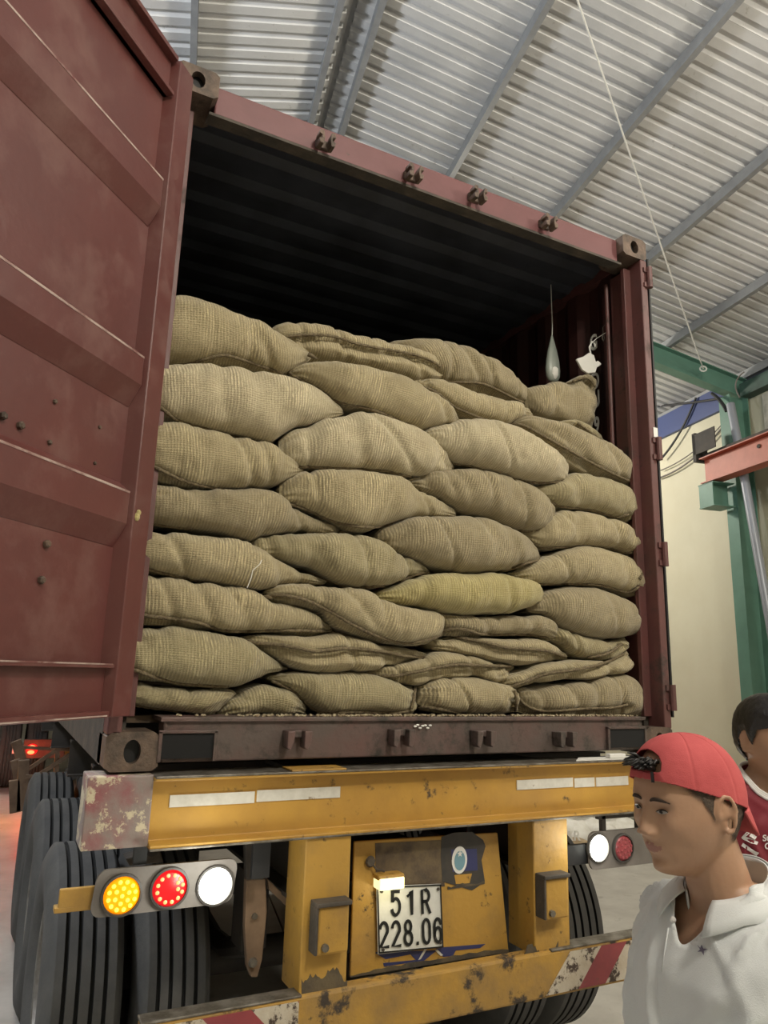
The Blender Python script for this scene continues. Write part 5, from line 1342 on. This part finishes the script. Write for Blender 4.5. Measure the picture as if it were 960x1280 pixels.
    for v in bm.verts:
        p = RBi @ (v.co - base)
        # hanging folds: below the arms, across the chest and at the sleeve roots
        fo = noise.noise(V((p.x * 9, p.y * 11, p.z * 3.2)) + V((hz * 9, 0, 0))) * .015
        rid = noise.noise(V((p.y * 7 + p.z * 6, p.x * 4, p.z * 5 + 3))); fo += .017 * max(0, 1 - abs(rid) / .18) * min(1, max(.25, (sh - p.z) * 4))
        rid2 = noise.noise(V((p.y * 13 - p.z * 8, p.x * 6 + 9, p.z * 6))); fo += .010 * max(0, 1 - abs(rid2) / .16) * min(1, max(0.15, abs(p.y) * 7))
        v.co += v.normal * (fo - .002)
    kill = []
    for v in bm.verts:
        p = RBi @ (v.co - base)
        if build['cut'](p, sh): kill.append(v)
    bmesh.ops.delete(bm, geom=kill, context='VERTS')
    for _ in range(8):
        bd = {v: [e.other_vert(v).co.copy() for e in v.link_edges if e.is_boundary] for v in bm.verts if v.is_boundary}
        for v, nb_ in bd.items():
            if nb_: v.co = v.co * .5 + sum(nb_, V((0, 0, 0))) / len(nb_) * .5
    bm.to_mesh(me); bm.free()
    me.materials.append(cloth); me.polygons.foreach_set('use_smooth', [True] * len(me.polygons))
    shirt = mesh_obj(build['shirt'], me, t); sm = shirt.modifiers.new('thick', 'SOLIDIFY'); sm.thickness = .003; sm.offset = -1
    ctx['shirt'] = shirt; ctx['body'] = body
    # bvh of the shirt in world space for prints
    ctx['bvh'] = BVHTree.FromPolygons([tuple(v.co + WL[shirt]) for v in me.vertices], [tuple(p.vertices) for p in me.polygons])
    return ctx
def shell(ctx, keep, disp, mat_, name, noise_amp=0, nu=110, nv=90, thick=0, edge=None):
    hm = head_mesh(nu, nv); keepv = [keep(v) for v in hm.v]
    vs = []; idx = {}; ev = []
    for i, v in enumerate(hm.v):
        if keepv[i]:
            n = V((v.x / .096 ** 2, v.y / .076 ** 2, v.z / .118 ** 2)).normalized()
            idx[i] = len(vs); ev.append(edge(v) if edge else 1.0); vs.append(ctx['HW'](v + n * (disp(v) + noise_amp * noise.noise(v * 90))))
    fs = [tuple(idx[k] for k in f) for f in hm.f if all(k in idx for k in f)]
    m = MB(); m.add(vs, fs); o = obj(name, m, mat_, ctx['t'], smooth=True)
    if edge:
        at_ = o.data.attributes.new('edge', 'FLOAT', 'POINT'); at_.data.foreach_set('value', ev)
    if thick: q = o.modifiers.new('t', 'SOLIDIFY'); q.thickness = thick; q.offset = -1
    return o
def soft_alpha(m_):
    nt = m_.node_tree; a = nt.nodes.new('ShaderNodeAttribute'); a.attribute_name = 'edge'
    t = nt.nodes.new('ShaderNodeTexNoise'); t.inputs['Scale'].default_value = 700
    g = nt.nodes.new('ShaderNodeNewGeometry'); nt.links.new(g.outputs['Position'], t.inputs['Vector'])
    q = nt.nodes.new('ShaderNodeMath'); q.operation = 'MULTIPLY_ADD'; q.inputs[1].default_value = .5; nt.links.new(t.outputs['Fac'], q.inputs[0])
    k = nt.nodes.new('ShaderNodeMath'); k.operation = 'MULTIPLY_ADD'; k.inputs[1].default_value = 1.3; k.inputs[2].default_value = -.3; nt.links.new(a.outputs['Fac'], k.inputs[0]); nt.links.new(k.outputs[0], q.inputs[2]); q.use_clamp = True
    nt.links.new(q.outputs[0], nt.nodes['Principled BSDF'].inputs['Alpha'])
def lerp_pts(x, pts):
    if x <= pts[0][0]: return pts[0][1]
    for (a, b), (c, d) in zip(pts, pts[1:]):
        if x <= c:
            t = (x - a) / (c - a); t = t * t * (3 - 2 * t); return b + (d - b) * t
    return pts[-1][1]
def on_shirt(ctx, px, py, lift=.0015):
    d = ray(px, py).normalized(); loc, nrm, i, dist = ctx['bvh'].ray_cast(CAM, d)
    if loc is None: return None
    return loc + (nrm if nrm.dot(d) < 0 else -nrm) * lift

# ---- man in the red cap
rr = lambda a: math.radians(a)
hp1 = CAM + ray(858, 1007) * 1.34
NECK1 = lambda p, sh: (((p.x + .006) / .066) ** 2 + (p.y / .068) ** 2 < 1.0 and p.z > sh - .06) or p.z > sh + .062 or (p.x > .02 and abs(p.y) < .003 + .042 * max(0, (p.z - (sh - .050)) / .055) and p.z > sh - .050)
b1 = dict(armR=((-.03, -.205, hp1.z - .50), (.15, -.20, hp1.z - .66)), armL=((-.06, .22, hp1.z - .52), (.0, .25, hp1.z - .78)), cut=NECK1, shirt='polo_shirt', open=.0034, shift=V((RGT.x, RGT.y, 0)) * .034, sw=.146)
c1 = person('person', 'man in a backwards red cap and white polo shirt walking past the trailer', hp1, rr(277), rr(276), rr(4), rr(1), 1.66, M_skin, M_polo, b1)
# cropped hair, hair tuft, cap, brim
def capline(v):     # height of the cap edge around the head
    t = (v.x + .09) / .18
    return -.012 + .066 * max(0, min(1, t)) ** .9
M_fade1 = M_fade; soft_alpha(M_fade1)
HL1 = [(-.06, -.062), (-.034, -.05), (-.028, .010), (-.004, .016), (.003, -.004), (.012, -.012), (.022, .004), (.034, .024), (.058, .040)]
shell(c1, lambda v: v.z > lerp_pts(v.x, HL1) - .006 and v.z < capline(v) + .02 and v.x < .062, lambda v: .0020, M_fade1, 'cropped_hair', .0003, 260, 220, edge=lambda v: max(0, min(1, (v.z - lerp_pts(v.x, HL1) + .006) / .020)) * max(0, min(1, (.062 - v.x) / .015)))
def in_gap(v):
    return v.x > .0 and ((v.y + .004) / .036) ** 2 + ((v.z - .070) / .026) ** 2 < 1 and v.z > .066
def capdisp(v):
    pk = .0075 + .004 * gs(v.z, .11, .05)
    seam = min(abs(math.atan2(v.y, v.x + .001) % (math.pi / 3) - .0), 1)
    return pk - .0012 * max(0, 1 - abs(((math.atan2(v.y, v.x) + math.pi / 6) % (math.pi / 3)) - math.pi / 6) / .05)
cap = shell(c1, lambda v: v.z > capline(v) and not in_gap(v), capdisp, M_cap, 'cap', .0004, 300, 240, .0018)
def hd_front(l, z, k): 
    p = surf_front(l, z); return c1['HW'](p + V((k, 0, 0)))
m = MB()
for i in range(46):
    a = rnd.uniform(-1, 1); p0 = c1['HW'](surf_front(-.004 + a * .026, .072 + rnd.uniform(0, .014)) + V((.004, 0, 0)))
    dirv = (c1['RH'] @ V((.9, a * .5 + .1, rnd.uniform(.1, .7)))).normalized(); L_ = rnd.uniform(.018, .034)
    m.tube([p0, p0 + dirv * L_ * .5 + UZ * .002, p0 + dirv * L_ - UZ * .004], [.0042, .0035, .0010], 5)
obj('hair_tuft', m, M_hair, c1['t'], smooth=True)
m = MB(); m.tube([hd_front(-.034 + .068 * i / 12 - .004, .0675, .0115) for i in range(13)], .0012, 5); obj('cap_seam', m, mat('cap_stitch', (.30, .03, .035), .8), cap)  # thin darker red stitch line along the strap edge
m = MB(); c = hd_front(.026, .061, .0115); m.obox(c - (c1['RH'] @ V((.001, .003, .009))), c1['RH'] @ V((.002, 0, 0)), c1['RH'] @ V((-.001, .005, 0)), c1['RH'] @ V((0, 0, .018))); obj('strap_loop', m, M_black, cap)
# brim hanging down behind
m = MB(); vs = []; nb = 16; ns = 7
for j in range(ns):
    for i in range(nb + 1):
        a = -1 + 2 * i / nb; r = j / (ns - 1)
        ang = math.pi + a * 1.05; base_ = V((.108 * math.cos(ang) - .004, .088 * math.sin(ang), -.006 + .012 * (1 - abs(a))))
        out_ = V((-.022 * r * (1 - a * a) ** .5, 0, -.066 * r * (1 - a * a) ** .5)); vs.append(c1['HW'](base_ + out_))
m.add(vs, [(j * (nb + 1) + i, j * (nb + 1) + i + 1, (j + 1) * (nb + 1) + i + 1, (j + 1) * (nb + 1) + i) for j in range(ns - 1) for i in range(nb)])
br_ = obj('cap_brim', m, M_cap, c1['t'], smooth=True); q = br_.modifiers.new('t', 'SOLIDIFY'); q.thickness = .003
# polo collar: stand and fall
def ring_col(ctx, r0, r1, z0f, z0b, z1f, z1b, gap, name, m_, pts=40, thick=.0028, tip=.018, par=None):
    vs = []; rows = 5
    for j in range(rows):
        t = j / (rows - 1)
        for i in range(pts + 1):
            a = gap + (2 * math.pi - 2 * gap) * i / pts; cf = (1 + math.cos(a)) / 2
            rf0, rl0 = r0; rf1, rl1 = r1
            rf = rf0 + (rf1 - rf0) * t; rl = rl0 + (rl1 - rl0) * t
            zz = (z0f * cf + z0b * (1 - cf)) * (1 - t) + (z1f * cf + z1b * (1 - cf)) * t
            end = max(0, 1 - min(i, pts - i) / 4.0) * tip * t
            vs.append(ctx['W'](V((-.008 + rf * math.cos(a) + end * .5, rl * math.sin(a), ctx['sh'] + zz + .006 * math.sin(math.pi * t) - end))))
    m = MB(); m.add(vs, [(j * (pts + 1) + i, j * (pts + 1) + i + 1, (j + 1) * (pts + 1) + i + 1, (j + 1) * (pts + 1) + i) for j in range(rows - 1) for i in range(pts)])
    o = obj(name, m, m_, par or ctx['shirt'], smooth=True); q = o.modifiers.new('t', 'SOLIDIFY'); q.thickness = thick; return o
ring_col(c1, (.072, .074), (.112, .118), .022, .082, -.004, .040, .46, 'collar', M_polo, tip=.022)
ring_col(c1, (.068, .071), (.071, .073), -.012, .030, .022, .081, .46, 'collar_stand', M_polo, tip=0)
for px in ((842, 1150),):
    p = on_shirt(c1, *px)
    if p is not None: m = MB(); m.ball(p, .0055, 8, 6); obj('button', m, M_logo, c1['shirt'])
m = MB(); st = [on_shirt(c1, x, y, .001) for x, y in ((836, 1160), (832, 1185), (828, 1215))]
st = [p for p in st if p is not None]
if len(st) > 1: m.tube(st, .0014, 6); obj('placket_edge', m, M_polo, c1['shirt'], smooth=True)
# small dark embroidered emblem: winged shape
em = []
for dx, dy in ((-6, -6), (-2, -2), (0, -6), (2, -1), (8, 0), (3, 2), (3, 8), (0, 3), (-5, 3), (-2, 0)):
    p = on_shirt(c1, 878 + dx, 1187 + dy, .002)
    if p is not None: em.append(p)
if len(em) == 10:
    m = MB(); cen = sum(em, V((0, 0, 0))) / 10 ; m.add(em + [cen], [(i, (i + 1) % 10, 10) for i in range(10)]); obj('embroidered_emblem', m, mat('emblem_thread', (.16, .14, .20), .8), c1['shirt'])

# ---- man in the dark red jersey
hp2 = CAM + ray(966, 926) * 2.15
CUT2 = lambda p, sh: (((p.x - .0) / .083) ** 2 + (p.y / .088) ** 2 < 1.0 and p.z > sh - .06) or p.z > sh + .05
b2 = dict(armR=((-.04, -.23, hp2.z - .53), (.0, -.25, hp2.z - .79)), armL=((-.04, .23, hp2.z - .53), (.0, .25, hp2.z - .79)), cut=CUT2, shirt='jersey', open=.0036, lift=.052)
c2 = person('person', 'man with black hair in a dark red jersey standing at the right edge', hp2, rr(222), rr(196), rr(2), rr(0), 1.68, M_skin2, M_jersey, b2, .006)
HL2 = [(-.06, -.064), (-.036, -.056), (-.029, .006), (-.004, .014), (.004, -.006), (.014, -.012), (.024, .010), (.036, .034), (.07, .040), (.09, .046)]
shell(c2, lambda v: v.z > lerp_pts(v.x, HL2), lambda v: .003 + .012 * max(0, min(1, (v.z - lerp_pts(v.x, HL2)) / .03)) + .006 * gs(v.z, .09, .05), M_hair, 'hair', .0012, 260, 220)
# white collar ring
bmt = bmesh.new(); bmt.from_mesh(c2['shirt'].data); bins = {}
for v in bmt.verts:
    if v.is_boundary:
        wq = v.co + WL[c2['shirt']]; p = c2['RB'].transposed() @ (wq - c2['base'])
        if p.z > c2['sh'] - .12 and p.x ** 2 + p.y ** 2 < .02: bins.setdefault(int((math.atan2(p.y, p.x) + math.pi) / (2 * math.pi) * 32) % 32, []).append(wq)
bmt.free()
cr2 = [sum(bins[k], V((0, 0, 0))) / len(bins[k]) + UZ * .003 for k in sorted(bins)]
cr2 = [(cr2[k - 1] + cr2[k] * 2 + cr2[(k + 1) % len(cr2)]) / 4 for k in range(len(cr2))]
m = MB()
for h in (0, 1, 2): m.tube([p - UZ * .004 * h + (p - c2['W'](V((0, 0, c2['sh'])))).normalized() * .003 * h for p in cr2], .0048, 8, closed=True)
obj('collar', m, M_logo, c2['shirt'], smooth=True)
# printed sponsor mark: interlaced strokes and the start of two lines of lettering
def decal(ctx, polys, m_, name):
    for pl_ in polys:
        q = [on_shirt(ctx, x, y, .003) for x, y in pl_]
        if any(p is None for p in q): continue
        cen = sum(q, V((0, 0, 0))) / len(q); mm = MB(); n = len(q)
        mm.add(q + [cen], [(i, (i + 1) % n, n) for i in range(n)]); obj(name, mm, m_, ctx['shirt'])
def thick_line(a, b, w_, n=5):
    dx, dy = b[0] - a[0], b[1] - a[1]; L_ = math.hypot(dx, dy); nx, ny = -dy / L_ * w_ / 2, dx / L_ * w_ / 2
    return [(a[0] + dx * i / n + nx, a[1] + dy * i / n + ny) for i in range(n + 1)] + [(a[0] + dx * i / n - nx, a[1] + dy * i / n - ny) for i in range(n, -1, -1)]
decal(c2, [thick_line((928, 1048), (937, 1038.5), 4.4), thick_line((928, 1046), (946.5, 1054.5), 4.4), thick_line((928, 1055.5), (947.5, 1068), 4.4), thick_line((938, 1043.5), (944, 1047.5), 5)], M_logo, 'printed_mark')
def px_text(ctx, s, x, y, size, name):
    me = text_mesh(s, size, 0, 1, .3)
    zs = [v.co.x for v in me.vertices]; mx = min(zs)
    ok = True; co = []
    for v in me.vertices:
        p = on_shirt(ctx, x + v.co.x - mx, y - v.co.y + (v.co.x - mx) * -.05, .003)
        if p is None: ok = False; break
        co.append(p)
    if not ok: return
    m = MB(); m.add(co, [tuple(p.vertices) for p in me.polygons]); obj(name, m, M_logo, ctx['shirt'])
px_text(c2, 'St', 953.5, 1048, 11, 'printed_lettering'); px_text(c2, 'C', 956, 1058, 11, 'printed_lettering')
